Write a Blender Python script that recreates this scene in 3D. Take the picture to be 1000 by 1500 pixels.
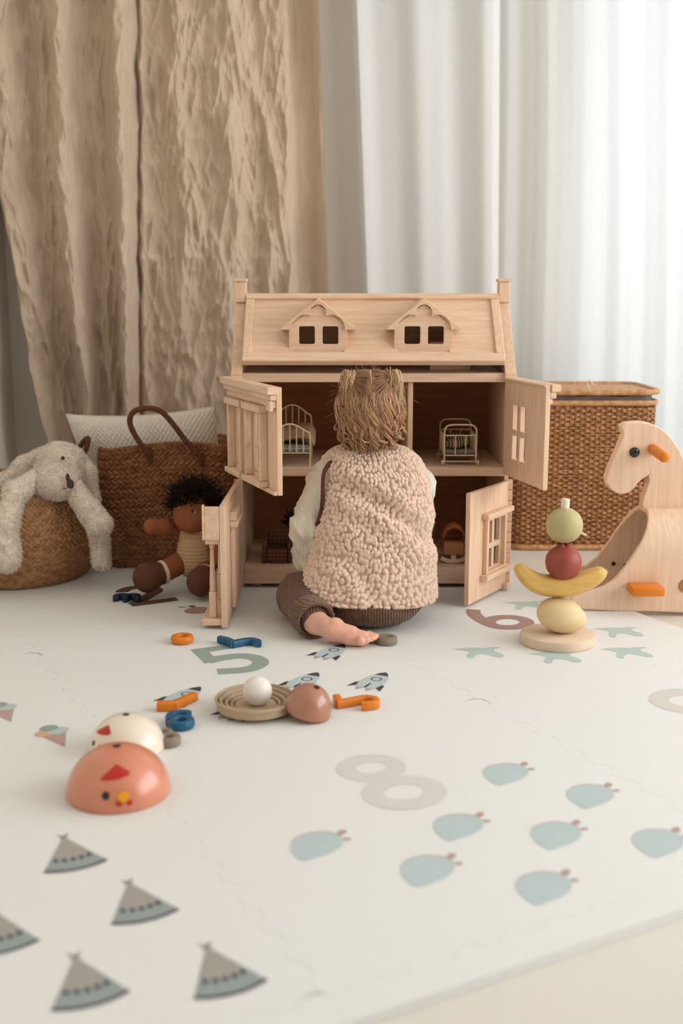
import bpy, bmesh, math, random
import numpy as np
import openvdb as vdb
from mathutils import Vector, Matrix

# ------------------------------------------------------------------ scene reset
for o in list(bpy.data.objects):
    bpy.data.objects.remove(o)
SC = bpy.context.scene
COL = SC.collection
random.seed(7)
rng = np.random.default_rng(11)
PI = math.pi

# ------------------------------------------------------------------ camera, world, light, exposure
CAM_H = 0.67                       # eye height above the play mat (metres)
F_PX = 1650.0                      # focal length in pixels of the 1000 x 1500 frame
PITCH = math.atan(320.0 / F_PX)    # tilted down
cam = bpy.data.cameras.new('camera')
cam_o = bpy.data.objects.new('camera', cam)
COL.objects.link(cam_o)
cam.sensor_fit = 'VERTICAL'
cam.sensor_height = 36.0
cam.lens = F_PX / 1500.0 * 36.0
cam_o.location = (0, 0, CAM_H)
cam_o.rotation_euler = (PI / 2 - PITCH, 0, 0)
cam.clip_start = 0.05
cam.dof.use_dof = True
cam.dof.focus_distance = 2.28
cam.dof.aperture_fstop = 2.7
SC.camera = cam_o

SC.cycles.max_bounces = 6
SC.cycles.diffuse_bounces = 4
SC.cycles.glossy_bounces = 2
SC.cycles.transparent_max_bounces = 6
SC.cycles.caustics_reflective = False
SC.cycles.caustics_refractive = False

SC.view_settings.view_transform = 'Standard'
SC.view_settings.look = 'None'
SC.view_settings.gamma = 1.0
SC.view_settings.use_curve_mapping = False
SC.view_settings.exposure = 0.08

world = bpy.data.worlds.new('world')
SC.world = world
world.use_nodes = True
bg = world.node_tree.nodes['Background']
bg.inputs[0].default_value = (1.0, 0.90, 0.80, 1)
bg.inputs[1].default_value = 0.235


def area_light(name, loc, rot, sx, sy, power, color):
    l = bpy.data.lights.new(name, 'AREA')
    l.shape = 'RECTANGLE'
    l.size = sx
    l.size_y = sy
    l.energy = power
    l.color = color
    o = bpy.data.objects.new(name, l)
    COL.objects.link(o)
    o.location = loc
    o.rotation_euler = rot
    return o


# daylight entering through the window in the right wall, and through the window behind the sheer curtain
area_light('daylight_side_window', (2.72, 1.30, 1.25), (0, math.radians(90), 0), 1.9, 3.2, 104, (0.965, 0.985, 1.0))
area_light('daylight_back_window', (1.25, 4.1, 1.25), (math.radians(-90), 0, 0), 2.2, 2.2, 24, (0.92, 0.97, 1.0))


# ------------------------------------------------------------------ maths helpers
_c, _s = math.cos(PITCH), math.sin(PITCH)


def _ray(px, py):
    a, b = px - 500.0, 750.0 - py
    return np.array([a, _c * F_PX + _s * b, -_s * F_PX + _c * b])


def gp(px, py, z=0.0):             # the point of the floor that a measured spot stands on
    d = _ray(px, py)
    t = (z - CAM_H) / d[2]
    return np.array([0, 0, CAM_H]) + d * t


def at(px, py, Y):                 # a measured spot at distance Y
    d = _ray(px, py)
    return np.array([0, 0, CAM_H]) + d * (Y / d[1])


_tab = np.random.default_rng(3).random((256, 256))


def vnoise(x, y, seed=0):
    x = np.asarray(x, float) + seed * 17.31
    y = np.asarray(y, float) + seed * 9.77
    xi = np.floor(x).astype(int)
    yi = np.floor(y).astype(int)
    fx = x - xi
    fy = y - yi
    fx = fx * fx * (3 - 2 * fx)
    fy = fy * fy * (3 - 2 * fy)
    a = _tab[xi & 255, yi & 255]
    b = _tab[(xi + 1) & 255, yi & 255]
    c = _tab[xi & 255, (yi + 1) & 255]
    d = _tab[(xi + 1) & 255, (yi + 1) & 255]
    return (a * (1 - fx) + b * fx) * (1 - fy) + (c * (1 - fx) + d * fx) * fy


def fbm(x, y, seed=0, octv=4, ridge=False):
    r = 0
    amp = 1.0
    tot = 0
    for k in range(octv):
        n = vnoise(x * 2 ** k, y * 2 ** k, seed + k * 3)
        if ridge:
            n = 1 - np.abs(2 * n - 1)
        r = r + n * amp
        tot += amp
        amp *= 0.5
    return r / tot


def worley(x, y, seed=0):
    """distance to the nearest jittered lattice point"""
    xi = np.floor(x).astype(int)
    yi = np.floor(y).astype(int)
    best = np.full(np.shape(x), 9.0)
    for dx in (-1, 0, 1):
        for dy in (-1, 0, 1):
            cx, cy = xi + dx, yi + dy
            jx = cx + 0.12 + 0.76 * _tab[(cx + seed) & 255, cy & 255]
            jy = cy + 0.12 + 0.76 * _tab[(cx + 91) & 255, (cy + seed + 37) & 255]
            best = np.minimum(best, (x - jx) ** 2 + (y - jy) ** 2)
    return np.sqrt(best)


def smooth01(t):
    t = np.clip(t, 0, 1)
    return t * t * (3 - 2 * t)


def catmull(pts, n):
    P = np.array(pts, float)
    if len(P) < 3:
        t = np.linspace(0, 1, n)[:, None]
        return P[0] * (1 - t) + P[-1] * t
    Q = np.vstack([2 * P[0] - P[1], P, 2 * P[-1] - P[-2]])
    out = []
    for u in np.linspace(0, len(P) - 1, n):
        i = min(int(u), len(P) - 2)
        t = u - i
        p0, p1, p2, p3 = Q[i], Q[i + 1], Q[i + 2], Q[i + 3]
        out.append(0.5 * (2 * p1 + (p2 - p0) * t + (2 * p0 - 5 * p1 + 4 * p2 - p3) * t * t + (3 * p1 - p0 - 3 * p2 + p3) * t ** 3))
    return np.array(out)


# ------------------------------------------------------------------ objects
def tag(o, label=None, cat=None, group=None, kind=None):
    if label:
        o['label'] = label
    if cat:
        o['category'] = cat
    if group:
        o['group'] = group
    if kind:
        o['kind'] = kind
    return o


def empty(name, loc=(0, 0, 0), rz=0.0):
    o = bpy.data.objects.new(name, None)
    COL.objects.link(o)
    o.location = loc
    o.rotation_euler = (0, 0, rz)
    o.empty_display_size = 0.02
    return o


def mesh_of(name, V, F, smooth=True, auto=None):
    me = bpy.data.meshes.new(name)
    V = np.asarray(V, dtype=np.float32)
    if isinstance(F, np.ndarray) and F.ndim == 2:
        n, k = F.shape
        me.vertices.add(len(V))
        me.vertices.foreach_set('co', V.ravel())
        me.loops.add(n * k)
        me.loops.foreach_set('vertex_index', F.astype(np.int32).ravel())
        me.polygons.add(n)
        me.polygons.foreach_set('loop_start', np.arange(0, n * k, k, dtype=np.int32))
        me.update(calc_edges=True)
    else:
        me.from_pydata([tuple(map(float, v)) for v in V], [], [tuple(int(i) for i in f) for f in F])
        me.update()
    me.polygons.foreach_set('use_smooth', [bool(smooth)] * len(me.polygons))
    if auto is not None and smooth:
        me.set_sharp_from_angle(angle=math.radians(auto))
    return me


def mk(name, VF, mat, parent=None, loc=(0, 0, 0), rot=(0, 0, 0), smooth=True, auto=35):
    V, F = VF
    me = mesh_of(name, V, F, smooth, auto)
    if isinstance(mat, (list, tuple)):
        for m in mat:
            me.materials.append(m)
    else:
        me.materials.append(mat)
    o = bpy.data.objects.new(name, me)
    COL.objects.link(o)
    o.location = loc
    o.rotation_euler = rot
    if parent is not None:
        o.parent = parent
    return o


def share(src, name, parent=None, loc=(0, 0, 0), rot=(0, 0, 0)):
    o = bpy.data.objects.new(name, src.data)
    COL.objects.link(o)
    o.location = loc
    o.rotation_euler = rot
    o.parent = parent
    return o


def join(*parts):
    V, F, n = [], [], 0
    for v, f in parts:
        v = np.asarray(v, float)
        V.append(v)
        for q in f:
            F.append(tuple(int(i) + n for i in q))
        n += len(v)
    return np.vstack(V), F


def xf(VF, M):
    V, F = VF
    M = np.array(M)
    return np.asarray(V) @ M[:3, :3].T + M[:3, 3], F


def rot_m(ax, ang, loc=(0, 0, 0)):
    return Matrix.Translation(loc) @ Matrix.Rotation(ang, 4, ax)


def bx(x0, x1, y0, y1, z0, z1, bev=0.0015):
    bm = bmesh.new()
    bmesh.ops.create_cube(bm, size=1)
    for v in bm.verts:
        v.co = ((x0 + x1) / 2 + v.co.x * (x1 - x0), (y0 + y1) / 2 + v.co.y * (y1 - y0), (z0 + z1) / 2 + v.co.z * (z1 - z0))
    b = min(bev, 0.45 * min(abs(x1 - x0), abs(y1 - y0), abs(z1 - z0)))
    if b > 0:
        bmesh.ops.bevel(bm, geom=bm.edges[:], offset=b, segments=2 if b > 0.003 else 1, affect='EDGES', profile=0.5)
    bm.verts.index_update()
    V = [tuple(v.co) for v in bm.verts]
    F = [[v.index for v in f.verts] for f in bm.faces]
    bm.free()
    return np.array(V), F


def plate(outline, holes, t, bev=0.0):
    """flat board in XY, thickness t along Z (0..t), with holes, edges rounded by bev"""
    cu = bpy.data.curves.new('tmp', 'CURVE')
    cu.dimensions = '2D'
    cu.fill_mode = 'BOTH'
    for ring in [outline] + list(holes):
        sp = cu.splines.new('POLY')
        sp.points.add(len(ring) - 1)
        for p, q in zip(sp.points, ring):
            p.co = (q[0], q[1], 0, 1)
        sp.use_cyclic_u = True
    cu.extrude = max(t / 2 - bev, 1e-5)
    cu.bevel_depth = bev
    cu.bevel_resolution = 1
    cu.offset = -bev
    o = bpy.data.objects.new('tmp', cu)
    COL.objects.link(o)
    dg = bpy.context.evaluated_depsgraph_get()
    me = bpy.data.meshes.new_from_object(o.evaluated_get(dg))
    bm = bmesh.new()
    bm.from_mesh(me)
    bmesh.ops.remove_doubles(bm, verts=bm.verts[:], dist=1e-6)
    bmesh.ops.recalc_face_normals(bm, faces=bm.faces[:])
    bm.verts.index_update()
    V = np.array([tuple(v.co) for v in bm.verts])
    F = [[v.index for v in f.verts] for f in bm.faces]
    bm.free()
    bpy.data.objects.remove(o)
    bpy.data.curves.remove(cu)
    bpy.data.meshes.remove(me)
    V[:, 2] += t / 2
    return V, F


def to_xz(VF, y0):
    """board drawn in XY stands up: x stays, y becomes z, thickness runs along +y from y0"""
    V, F = VF
    V = np.asarray(V)
    return np.stack([V[:, 0], y0 + V[:, 2], V[:, 1]], 1), [tuple(reversed(f)) for f in F]


def to_yz(VF, x0):
    """board drawn in (y, z), thickness along +x from x0"""
    V, F = VF
    V = np.asarray(V)
    return np.stack([x0 + V[:, 2], V[:, 0], V[:, 1]], 1), [tuple(f) for f in F]


def grid_faces(nu, nv, wrap_u=False):
    """vertices are laid out row by row: index = j * nu + i"""
    iu = np.arange(nu if wrap_u else nu - 1)
    jv = np.arange(nv - 1)
    I, J = np.meshgrid(iu, jv)
    I2 = (I + 1) % nu
    return np.stack([J * nu + I, J * nu + I2, (J + 1) * nu + I2, (J + 1) * nu + I], -1).reshape(-1, 4)


def loft(rings, cap=True):
    R = [np.asarray(r) for r in rings]
    n = len(R[0])
    V = np.vstack(R)
    F = [tuple(f) for f in grid_faces(n, len(R), True)]
    if cap:
        F.append(tuple(reversed(range(n))))
        F.append(tuple(range((len(R) - 1) * n, len(R) * n)))
    return V, F


def lathe(prof, n=40, cap=True):
    a = np.arange(n) * 2 * PI / n
    return loft([np.stack([r * np.cos(a), r * np.sin(a), np.full(n, z)], 1) for r, z in prof], cap)


def frames(P):
    P = np.asarray(P, float)
    T = np.gradient(P, axis=0)
    T /= np.linalg.norm(T, axis=1)[:, None] + 1e-12
    up = np.array([0, 0, 1.0]) if abs(T[0, 2]) < 0.9 else np.array([0, 1.0, 0])
    N = np.cross(up, T[0])
    N /= np.linalg.norm(N)
    Ns, Bs = [], []
    for t in T:
        N = N - t * (N @ t)
        N /= np.linalg.norm(N) + 1e-12
        Ns.append(N)
        Bs.append(np.cross(t, N))
    return T, np.array(Ns), np.array(Bs)


def tube(P, r, n=8, cap=True):
    P = np.asarray(P, float)
    r = np.broadcast_to(np.asarray(r, float), (len(P),))
    T, N, B = frames(P)
    a = np.arange(n) * 2 * PI / n
    rings = [P[i] + r[i] * (np.cos(a)[:, None] * N[i] + np.sin(a)[:, None] * B[i]) for i in range(len(P))]
    return loft(rings, cap)


def tubes(lines, r0, r1, n=3):
    """many thin strands as one (V, quads): lines = array (m, k, 3)"""
    L = np.asarray(lines, float)
    m, k, _ = L.shape
    T = np.gradient(L, axis=1)
    T /= np.linalg.norm(T, axis=2, keepdims=True) + 1e-12
    ref = np.array([0.31, -0.2, 0.93])
    N = np.cross(T, ref)
    N /= np.linalg.norm(N, axis=2, keepdims=True) + 1e-9
    B = np.cross(T, N)
    rad = (r0 + (r1 - r0) * np.linspace(0, 1, k))[None, :, None, None]
    a = np.arange(n) * 2 * PI / n
    V = L[:, :, None, :] + rad * (np.cos(a)[None, None, :, None] * N[:, :, None, :] + np.sin(a)[None, None, :, None] * B[:, :, None, :])
    g = grid_faces(n, k, True)
    F = (g[None] + (np.arange(m) * n * k)[:, None, None]).reshape(-1, 4)
    return V.reshape(-1, 3), F


def sweep(path, w, h, closed=False, bev=0.25):
    """rounded bar of width w and height h swept along a flat path (x, y), lying on z = 0"""
    P = np.asarray(path, float)
    if closed:
        T = np.roll(P, -1, 0) - np.roll(P, 1, 0)
    else:
        T = np.gradient(P, axis=0)
    T /= np.linalg.norm(T, axis=1)[:, None] + 1e-12
    N = np.stack([-T[:, 1], T[:, 0]], 1)
    b = bev * min(w, h)
    sec = [(-w / 2 + b, 0), (w / 2 - b, 0), (w / 2 - b * .3, b * .3), (w / 2, b), (w / 2, h - b), (w / 2 - b * .3, h - b * .3), (w / 2 - b, h),
           (-w / 2 + b, h), (-w / 2 + b * .3, h - b * .3), (-w / 2, h - b), (-w / 2, b), (-w / 2 + b * .3, b * .3)]
    rings = []
    for i in range(len(P)):
        rings.append([(P[i, 0] + N[i, 0] * s, P[i, 1] + N[i, 1] * s, z) for s, z in sec])
    if closed:
        V = np.vstack([np.array(r) for r in rings])
        n = len(sec)
        k = len(P)
        F = []
        for i in range(k):
            for j in range(n):
                F.append((i * n + j, i * n + (j + 1) % n, ((i + 1) % k) * n + (j + 1) % n, ((i + 1) % k) * n + j))
        return V, [tuple(reversed(f)) for f in F]
    return loft([np.array(r) for r in rings])


def arc(cx, cy, r, a0, a1, n=18, ry=None):
    ry = ry or r
    return [(cx + r * math.cos(math.radians(a0 + (a1 - a0) * i / (n - 1))), cy + ry * math.sin(math.radians(a0 + (a1 - a0) * i / (n - 1)))) for i in range(n)]


def ellipsoid(c, r, n=24, m=14, R=None):
    V = []
    for j in range(m + 1):
        th = PI * j / m
        for i in range(n):
            a = 2 * PI * i / n
            V.append((math.sin(th) * math.cos(a), math.sin(th) * math.sin(a), -math.cos(th)))
    V = np.array(V) * np.array(r)
    if R is not None:
        V = V @ np.array(R)[:3, :3].T
    return V + np.array(c), grid_faces(n, m + 1, True)


# smooth-union bodies
def blob(prims, vox=0.004, k=0.012):
    """prims: ('c', a, b, ra, rb) tapered capsule | ('e', centre, radii[, 3x3 rotation]) -> continuous closed surface"""
    lo = np.full(3, 9.0)
    hi = np.full(3, -9.0)
    for p in prims:
        if p[0] == 'c':
            for q, r in ((p[1], p[3]), (p[2], p[4])):
                lo = np.minimum(lo, np.array(q) - r)
                hi = np.maximum(hi, np.array(q) + r)
        else:
            r = max(p[2]) if len(p) > 3 else np.array(p[2])
            lo = np.minimum(lo, np.array(p[1]) - r)
            hi = np.maximum(hi, np.array(p[1]) + r)
    lo -= 4 * vox + k
    hi += 4 * vox + k
    n = np.ceil((hi - lo) / vox).astype(int)
    X, Y, Z = np.meshgrid(*[lo[i] + vox * np.arange(n[i]) for i in range(3)], indexing='ij')
    P = np.stack([X, Y, Z], -1).astype(np.float32)
    D = None
    for p in prims:
        if p[0] == 'c':
            a, b = np.array(p[1], np.float32), np.array(p[2], np.float32)
            ab = b - a
            t = np.clip(((P - a) @ ab) / max(float(ab @ ab), 1e-9), 0, 1)
            d = np.linalg.norm(P - a - t[..., None] * ab, axis=-1) - (p[3] + (p[4] - p[3]) * t)
        else:
            q = P - np.array(p[1], np.float32)
            if len(p) > 3:
                q = q @ np.array(p[3], np.float32)
            r = np.array(p[2], np.float32)
            k0 = np.linalg.norm(q / r, axis=-1)
            k1 = np.linalg.norm(q / (r * r), axis=-1)
            d = k0 * (k0 - 1) / (k1 + 1e-6)
        if D is None:
            D = d
        else:
            h = np.maximum(k - np.abs(D - d), 0) / k
            D = np.minimum(D, d) - h * h * k * 0.25
    g = vdb.FloatGrid()
    g.background = float(D.max())
    g.copyFromArray(np.ascontiguousarray(D.astype(np.float32)))
    pts, quads = g.convertToQuads(isovalue=0.0)
    V = np.array(pts, float) * vox + lo
    F = np.array(quads, int)
    v0, v1, v2 = V[F[:, 0]], V[F[:, 1]], V[F[:, 2]]
    if np.sum(np.einsum('ij,ij->i', v0, np.cross(v1, v2))) < 0 or True:
        c = V.mean(0)
        vol = np.einsum('ij,ij->i', V[F[:, 0]] - c, np.cross(V[F[:, 1]] - c, V[F[:, 2]] - c)).sum() + np.einsum('ij,ij->i', V[F[:, 0]] - c, np.cross(V[F[:, 2]] - c, V[F[:, 3]] - c)).sum()
        if vol < 0:
            F = F[:, ::-1].copy()
    return V, F


def vnormals(V, F):
    F = np.asarray(F)
    n = np.cross(V[F[:, 2]] - V[F[:, 0]], V[F[:, 3]] - V[F[:, 1]])
    N = np.zeros_like(V)
    for i in range(4):
        np.add.at(N, F[:, i], n)
    return N / (np.linalg.norm(N, axis=1)[:, None] + 1e-12)


def fuzz(VF, n, length, width, seed=0, droop=(0, 0, 0)):
    """short fibres standing on a surface, one triangle each"""
    V, F = VF
    F = np.asarray(F)
    r = np.random.default_rng(seed)
    v0, v1, v2, v3 = (V[F[:, i]] for i in range(4))
    nn = np.cross(v2 - v0, v3 - v1)
    area = np.linalg.norm(nn, axis=1)
    nn /= area[:, None] + 1e-15
    idx = r.choice(len(F), n, p=area / area.sum())
    a, b = r.random((n, 1)), r.random((n, 1))
    P = (v0[idx] * (1 - a) + v1[idx] * a) * (1 - b) + (v3[idx] * (1 - a) + v2[idx] * a) * b
    N = nn[idx]
    T = r.normal(size=(n, 3))
    T -= N * np.einsum('ij,ij->i', T, N)[:, None]
    T /= np.linalg.norm(T, axis=1)[:, None] + 1e-12
    S = np.cross(N, T)
    L = length * (0.6 + 0.8 * r.random((n, 1)))
    tip = P + N * L * 0.8 + T * L * 0.6 + np.array(droop) * L
    Vn = np.concatenate([P - S * width / 2 - N * length * .1, P + S * width / 2 - N * length * .1, tip], 0)
    Fn = np.stack([np.arange(n), np.arange(n) + n, np.arange(n) + 2 * n], 1)
    return Vn, Fn


# ------------------------------------------------------------------ materials
def lin(c):
    out = []
    for v in c:
        v = v / 255.0
        out.append(v / 12.92 if v <= 0.04045 else ((v + 0.055) / 1.055) ** 2.4)
    return tuple(out) + (1.0,)


def mat(name, col, rough=0.65, var=0.06, scale=25.0, stretch=(1, 1, 1), bump=0.0, bscale=None, spec=0.4, col2=None, coat=0.0, sheen=0.0,
        detail=4.0, trans=0.0, clear=0.0, dist=0.0, metallic=0.0, sss=0.0, ramp=(0.3, 0.7)):
    m = bpy.data.materials.new(name)
    m.use_nodes = True
    nt = m.node_tree
    N, L = nt.nodes, nt.links
    b = N['Principled BSDF']
    b.inputs['Roughness'].default_value = rough
    b.inputs['Specular IOR Level'].default_value = spec
    b.inputs['Metallic'].default_value = metallic
    b.inputs['Coat Weight'].default_value = coat
    b.inputs['Coat Roughness'].default_value = 0.25
    b.inputs['Sheen Weight'].default_value = sheen
    b.inputs['Subsurface Weight'].default_value = sss
    b.inputs['Subsurface Radius'].default_value = (0.01, 0.004, 0.002)
    b.inputs['Subsurface Scale'].default_value = 0.5
    c = lin(col)
    if col2 is None:
        ca = tuple(min(1, v * (1 - var)) for v in c[:3]) + (1,)
        cb = tuple(min(1, v * (1 + var)) for v in c[:3]) + (1,)
    else:
        ca, cb = c, lin(col2)
    tc = N.new('ShaderNodeTexCoord')
    mp = N.new('ShaderNodeMapping')
    mp.inputs['Scale'].default_value = stretch
    L.new(tc.outputs['Object'], mp.inputs['Vector'])
    nz = N.new('ShaderNodeTexNoise')
    nz.inputs['Scale'].default_value = scale
    nz.inputs['Detail'].default_value = detail
    nz.inputs['Distortion'].default_value = dist
    L.new(mp.outputs['Vector'], nz.inputs['Vector'])
    rp = N.new('ShaderNodeValToRGB')
    rp.color_ramp.elements[0].position = ramp[0]
    rp.color_ramp.elements[1].position = ramp[1]
    rp.color_ramp.elements[0].color = ca
    rp.color_ramp.elements[1].color = cb
    L.new(nz.outputs['Fac'], rp.inputs['Fac'])
    L.new(rp.outputs['Color'], b.inputs['Base Color'])
    if bump > 0:
        bp = N.new('ShaderNodeBump')
        bp.inputs['Strength'].default_value = 1.0
        bp.inputs['Distance'].default_value = bump
        src = nz
        if bscale:
            src = N.new('ShaderNodeTexNoise')
            src.inputs['Scale'].default_value = bscale
            src.inputs['Detail'].default_value = 3
            L.new(mp.outputs['Vector'], src.inputs['Vector'])
        L.new(src.outputs['Fac'], bp.inputs['Height'])
        L.new(bp.outputs['Normal'], b.inputs['Normal'])
    if trans > 0 or clear > 0:
        out = N['Material Output']
        last = b.outputs[0]
        if trans > 0:
            t = N.new('ShaderNodeBsdfTranslucent')
            L.new(rp.outputs['Color'], t.inputs['Color'])
            mx = N.new('ShaderNodeMixShader')
            mx.inputs[0].default_value = trans
            L.new(last, mx.inputs[1])
            L.new(t.outputs[0], mx.inputs[2])
            last = mx.outputs[0]
        if clear > 0:
            t = N.new('ShaderNodeBsdfTransparent')
            mx = N.new('ShaderNodeMixShader')
            mx.inputs[0].default_value = clear
            L.new(last, mx.inputs[1])
            L.new(t.outputs[0], mx.inputs[2])
            last = mx.outputs[0]
        L.new(last, out.inputs['Surface'])
    return m


def add_wave_bump(m, scale, dist, direction='X', distortion=0.0, dscale=1.0, coord='Object'):
    nt = m.node_tree
    N, L = nt.nodes, nt.links
    b = N['Principled BSDF']
    tc = N.new('ShaderNodeTexCoord')
    w = N.new('ShaderNodeTexWave')
    w.wave_type = 'BANDS'
    w.bands_direction = direction
    w.inputs['Scale'].default_value = scale
    w.inputs['Distortion'].default_value = distortion
    w.inputs['Detail Scale'].default_value = dscale
    L.new(tc.outputs[coord], w.inputs['Vector'])
    bp = N.new('ShaderNodeBump')
    bp.inputs['Distance'].default_value = dist
    bp.inputs['Strength'].default_value = 1.0
    L.new(w.outputs['Fac'], bp.inputs['Height'])
    L.new(bp.outputs['Normal'], b.inputs['Normal'])
    return m


def add_check(m, scale, colb, width=0.2, axes=(0, 2)):
    """thin woven lines both ways over the base colour"""
    nt = m.node_tree
    N, L = nt.nodes, nt.links
    b = N['Principled BSDF']
    old = b.inputs['Base Color'].links[0].from_socket
    tc = N.new('ShaderNodeTexCoord')
    sx = N.new('ShaderNodeSeparateXYZ')
    L.new(tc.outputs['Object'], sx.inputs[0])
    outs = []
    for a in (0, 1, 2):
        mu = N.new('ShaderNodeMath')
        mu.operation = 'MULTIPLY'
        mu.inputs[1].default_value = scale
        L.new(sx.outputs[a], mu.inputs[0])
        fr = N.new('ShaderNodeMath')
        fr.operation = 'FRACT'
        L.new(mu.outputs[0], fr.inputs[0])
        lt = N.new('ShaderNodeMath')
        lt.operation = 'LESS_THAN'
        lt.inputs[1].default_value = width
        L.new(fr.outputs[0], lt.inputs[0])
        outs.append(lt)
    mxm = N.new('ShaderNodeMath')
    mxm.operation = 'MAXIMUM'
    L.new(outs[axes[0]].outputs[0], mxm.inputs[0])
    L.new(outs[axes[1]].outputs[0], mxm.inputs[1])
    mix = N.new('ShaderNodeMixRGB')
    mix.inputs[2].default_value = lin(colb)
    L.new(mxm.outputs[0], mix.inputs[0])
    L.new(old, mix.inputs[1])
    L.new(mix.outputs[0], b.inputs['Base Color'])
    return m


def island_mat(m):
    """each loose strand takes its own shade between the two colours"""
    nt = m.node_tree
    g_ = nt.nodes.new('ShaderNodeNewGeometry')
    rp = next(n for n in nt.nodes if n.type == 'VALTORGB')
    rp.color_ramp.elements[0].position = 0.05
    rp.color_ramp.elements[1].position = 0.95
    nt.links.new(g_.outputs['Random Per Island'], rp.inputs['Fac'])
    return m


WALL = mat('wall_paint', (230, 222, 211), 0.85, 0.02, 6)
CEIL = mat('ceiling_paint', (235, 233, 228), 0.9, 0.01, 5)
FLOOR = mat('floor_resin', (222, 217, 207), 0.45, 0.03, 5, spec=0.35)
FOAM = mat('foam_mat', (230, 230, 227), 0.62, 0.012, 160, bump=0.0003, bscale=420, spec=0.3)
FOAM_EDGE = mat('foam_edge', (214, 208, 194), 0.8, 0.02, 60)
WOOD = mat('pine_wood', (222, 183, 151), 0.55, 0.1, 9, (1.2, 9, 14), spec=0.3, col2=(235, 204, 177), dist=0.6)
WOODV = mat('pine_wood_upright', (222, 183, 151), 0.55, 0.1, 9, (14, 9, 1.2), spec=0.3, col2=(235, 204, 177), dist=0.6)
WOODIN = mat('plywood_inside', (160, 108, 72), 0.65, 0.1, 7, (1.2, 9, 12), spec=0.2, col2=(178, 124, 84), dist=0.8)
MAPLE = mat('maple_wood', (225, 189, 159), 0.5, 0.1, 7, (16, 6, 1.0), spec=0.35, col2=(237, 208, 182), dist=0.5)
BIRCH = mat('birch_disc', (224, 200, 175), 0.6, 0.05, 8, (1, 8, 4), spec=0.3)
LINEN = mat('linen_brown', (206, 184, 162), 0.9, 0.08, 60, (1, 1, 0.2), bump=0.0007, bscale=700, spec=0.1, sheen=0.15, trans=0.08)
LINEN_HEM = mat('linen_hem', (150, 121, 94), 0.9, 0.08, 60, spec=0.1)
CURT_W = mat('white_cotton', (238, 239, 238), 0.9, 0.01, 60, spec=0.1, trans=0.3)
SHEER = mat('white_voile', (243, 245, 245), 0.9, 0.01, 60, spec=0.05, trans=0.6, clear=0.12)
GLASS = mat('window_glass', (235, 242, 245), 0.05, 0.0, 5, clear=0.92)
FRAMEW = mat('white_window_frame', (238, 238, 235), 0.5, 0.01)
RATTAN = mat('rattan_cane', (168, 116, 72), 0.55, 0.2, 60, (1, 1, 1), spec=0.35, col2=(214, 166, 116))
RATTAN_D = mat('rattan_stake', (128, 78, 42), 0.6, 0.15, 60)
SEAGRASS = mat('seagrass_light', (150, 104, 68), 0.75, 0.2, 60, (1, 1, 1.5), spec=0.25, col2=(200, 152, 108))
SEAGRASS_D = mat('seagrass_dark', (122, 78, 50), 0.75, 0.2, 60, (1, 1, 1.5), spec=0.25, col2=(172, 120, 80))
ROPE = mat('seagrass_rope', (104, 64, 38), 0.8, 0.2, 90)
PLUSH = mat('plush_cream', (240, 224, 208), 0.95, 0.05, 60, spec=0.1, sheen=0.4)
PILLOW = mat('waffle_cotton', (226, 217, 203), 0.95, 0.03, 60, spec=0.1, sheen=0.2)
SKIN = mat('child_skin', (234, 176, 154), 0.5, 0.06, 30, sss=0.15, spec=0.4)
HAIR_SHADE = island_mat(mat('shaded_blond_hair', (112, 76, 52), 0.38, 0.25, 30, spec=0.5, col2=(180, 136, 96)))  # darker hair for cap and crown, the crown's shade put into the colour
HAIR_TIP = island_mat(mat('light_blond_hair', (182, 138, 96), 0.40, 0.25, 30, spec=0.5, col2=(238, 204, 164)))
HAIR = island_mat(mat('blond_hair', (136, 86, 54), 0.34, 0.25, 30, spec=0.6, col2=(236, 188, 142)))
SHERPA = mat('sherpa_wool', (231, 203, 184), 0.95, 0.05, 40, spec=0.1, sheen=0.3)
TRIM = mat('brown_binding', (92, 52, 34), 0.8, 0.08)
SHIRT = add_wave_bump(mat('muslin_shirt', (232, 222, 206), 0.9, 0.04, 40, spec=0.1), 60, 0.0008, 'X', 3, 2)
TROUSER = add_wave_bump(mat('ribbed_brown_knit', (112, 84, 66), 0.92, 0.06, 60, spec=0.1, sheen=0.2), 55, 0.0022, 'X', 1.2, 1.0)
CUFF = add_wave_bump(mat('ribbed_brown_cuff', (124, 95, 76), 0.92, 0.06, 60, spec=0.1, sheen=0.2), 70, 0.002, 'Z', 0.4, 1.0)
DOLLSKIN = mat('doll_cloth_skin', (146, 88, 58), 0.85, 0.05, 80, spec=0.15)
DOLLHAIR = mat('doll_black_hair', (34, 22, 18), 0.8, 0.2, 40, spec=0.2)
ROMPER = add_wave_bump(mat('doll_romper', (196, 160, 124), 0.9, 0.05, 60, spec=0.1), 38, 0.0012, 'Z', 0.6)
SHOE = mat('doll_shoe', (92, 54, 38), 0.8, 0.08, 60)
SOCK = mat('doll_sock', (220, 196, 164), 0.9, 0.03, 60)
BLACK = mat('black_gloss', (22, 18, 17), 0.18, 0.0, 5, spec=0.6)
DARK = mat('dark_hole', (40, 24, 16), 0.9, 0.0, 5)
NOSE = mat('plush_nose', (66, 52, 48), 0.7, 0.05, 60)
ORANGE = mat('orange_stain', (222, 126, 32), 0.4, 0.08, 20, (1, 5, 5), spec=0.4)
BLUE = mat('blue_stain', (36, 92, 124), 0.4, 0.1, 20, spec=0.4)
NAVY = mat('navy_stain', (34, 50, 66), 0.45, 0.1, 20, spec=0.4)
GREY = mat('grey_stain', (140, 126, 110), 0.55, 0.06, 30, spec=0.3)
HEN = mat('terracotta_lacquer', (212, 132, 102), 0.27, 0.06, 12, spec=0.6, coat=0.5)
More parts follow.
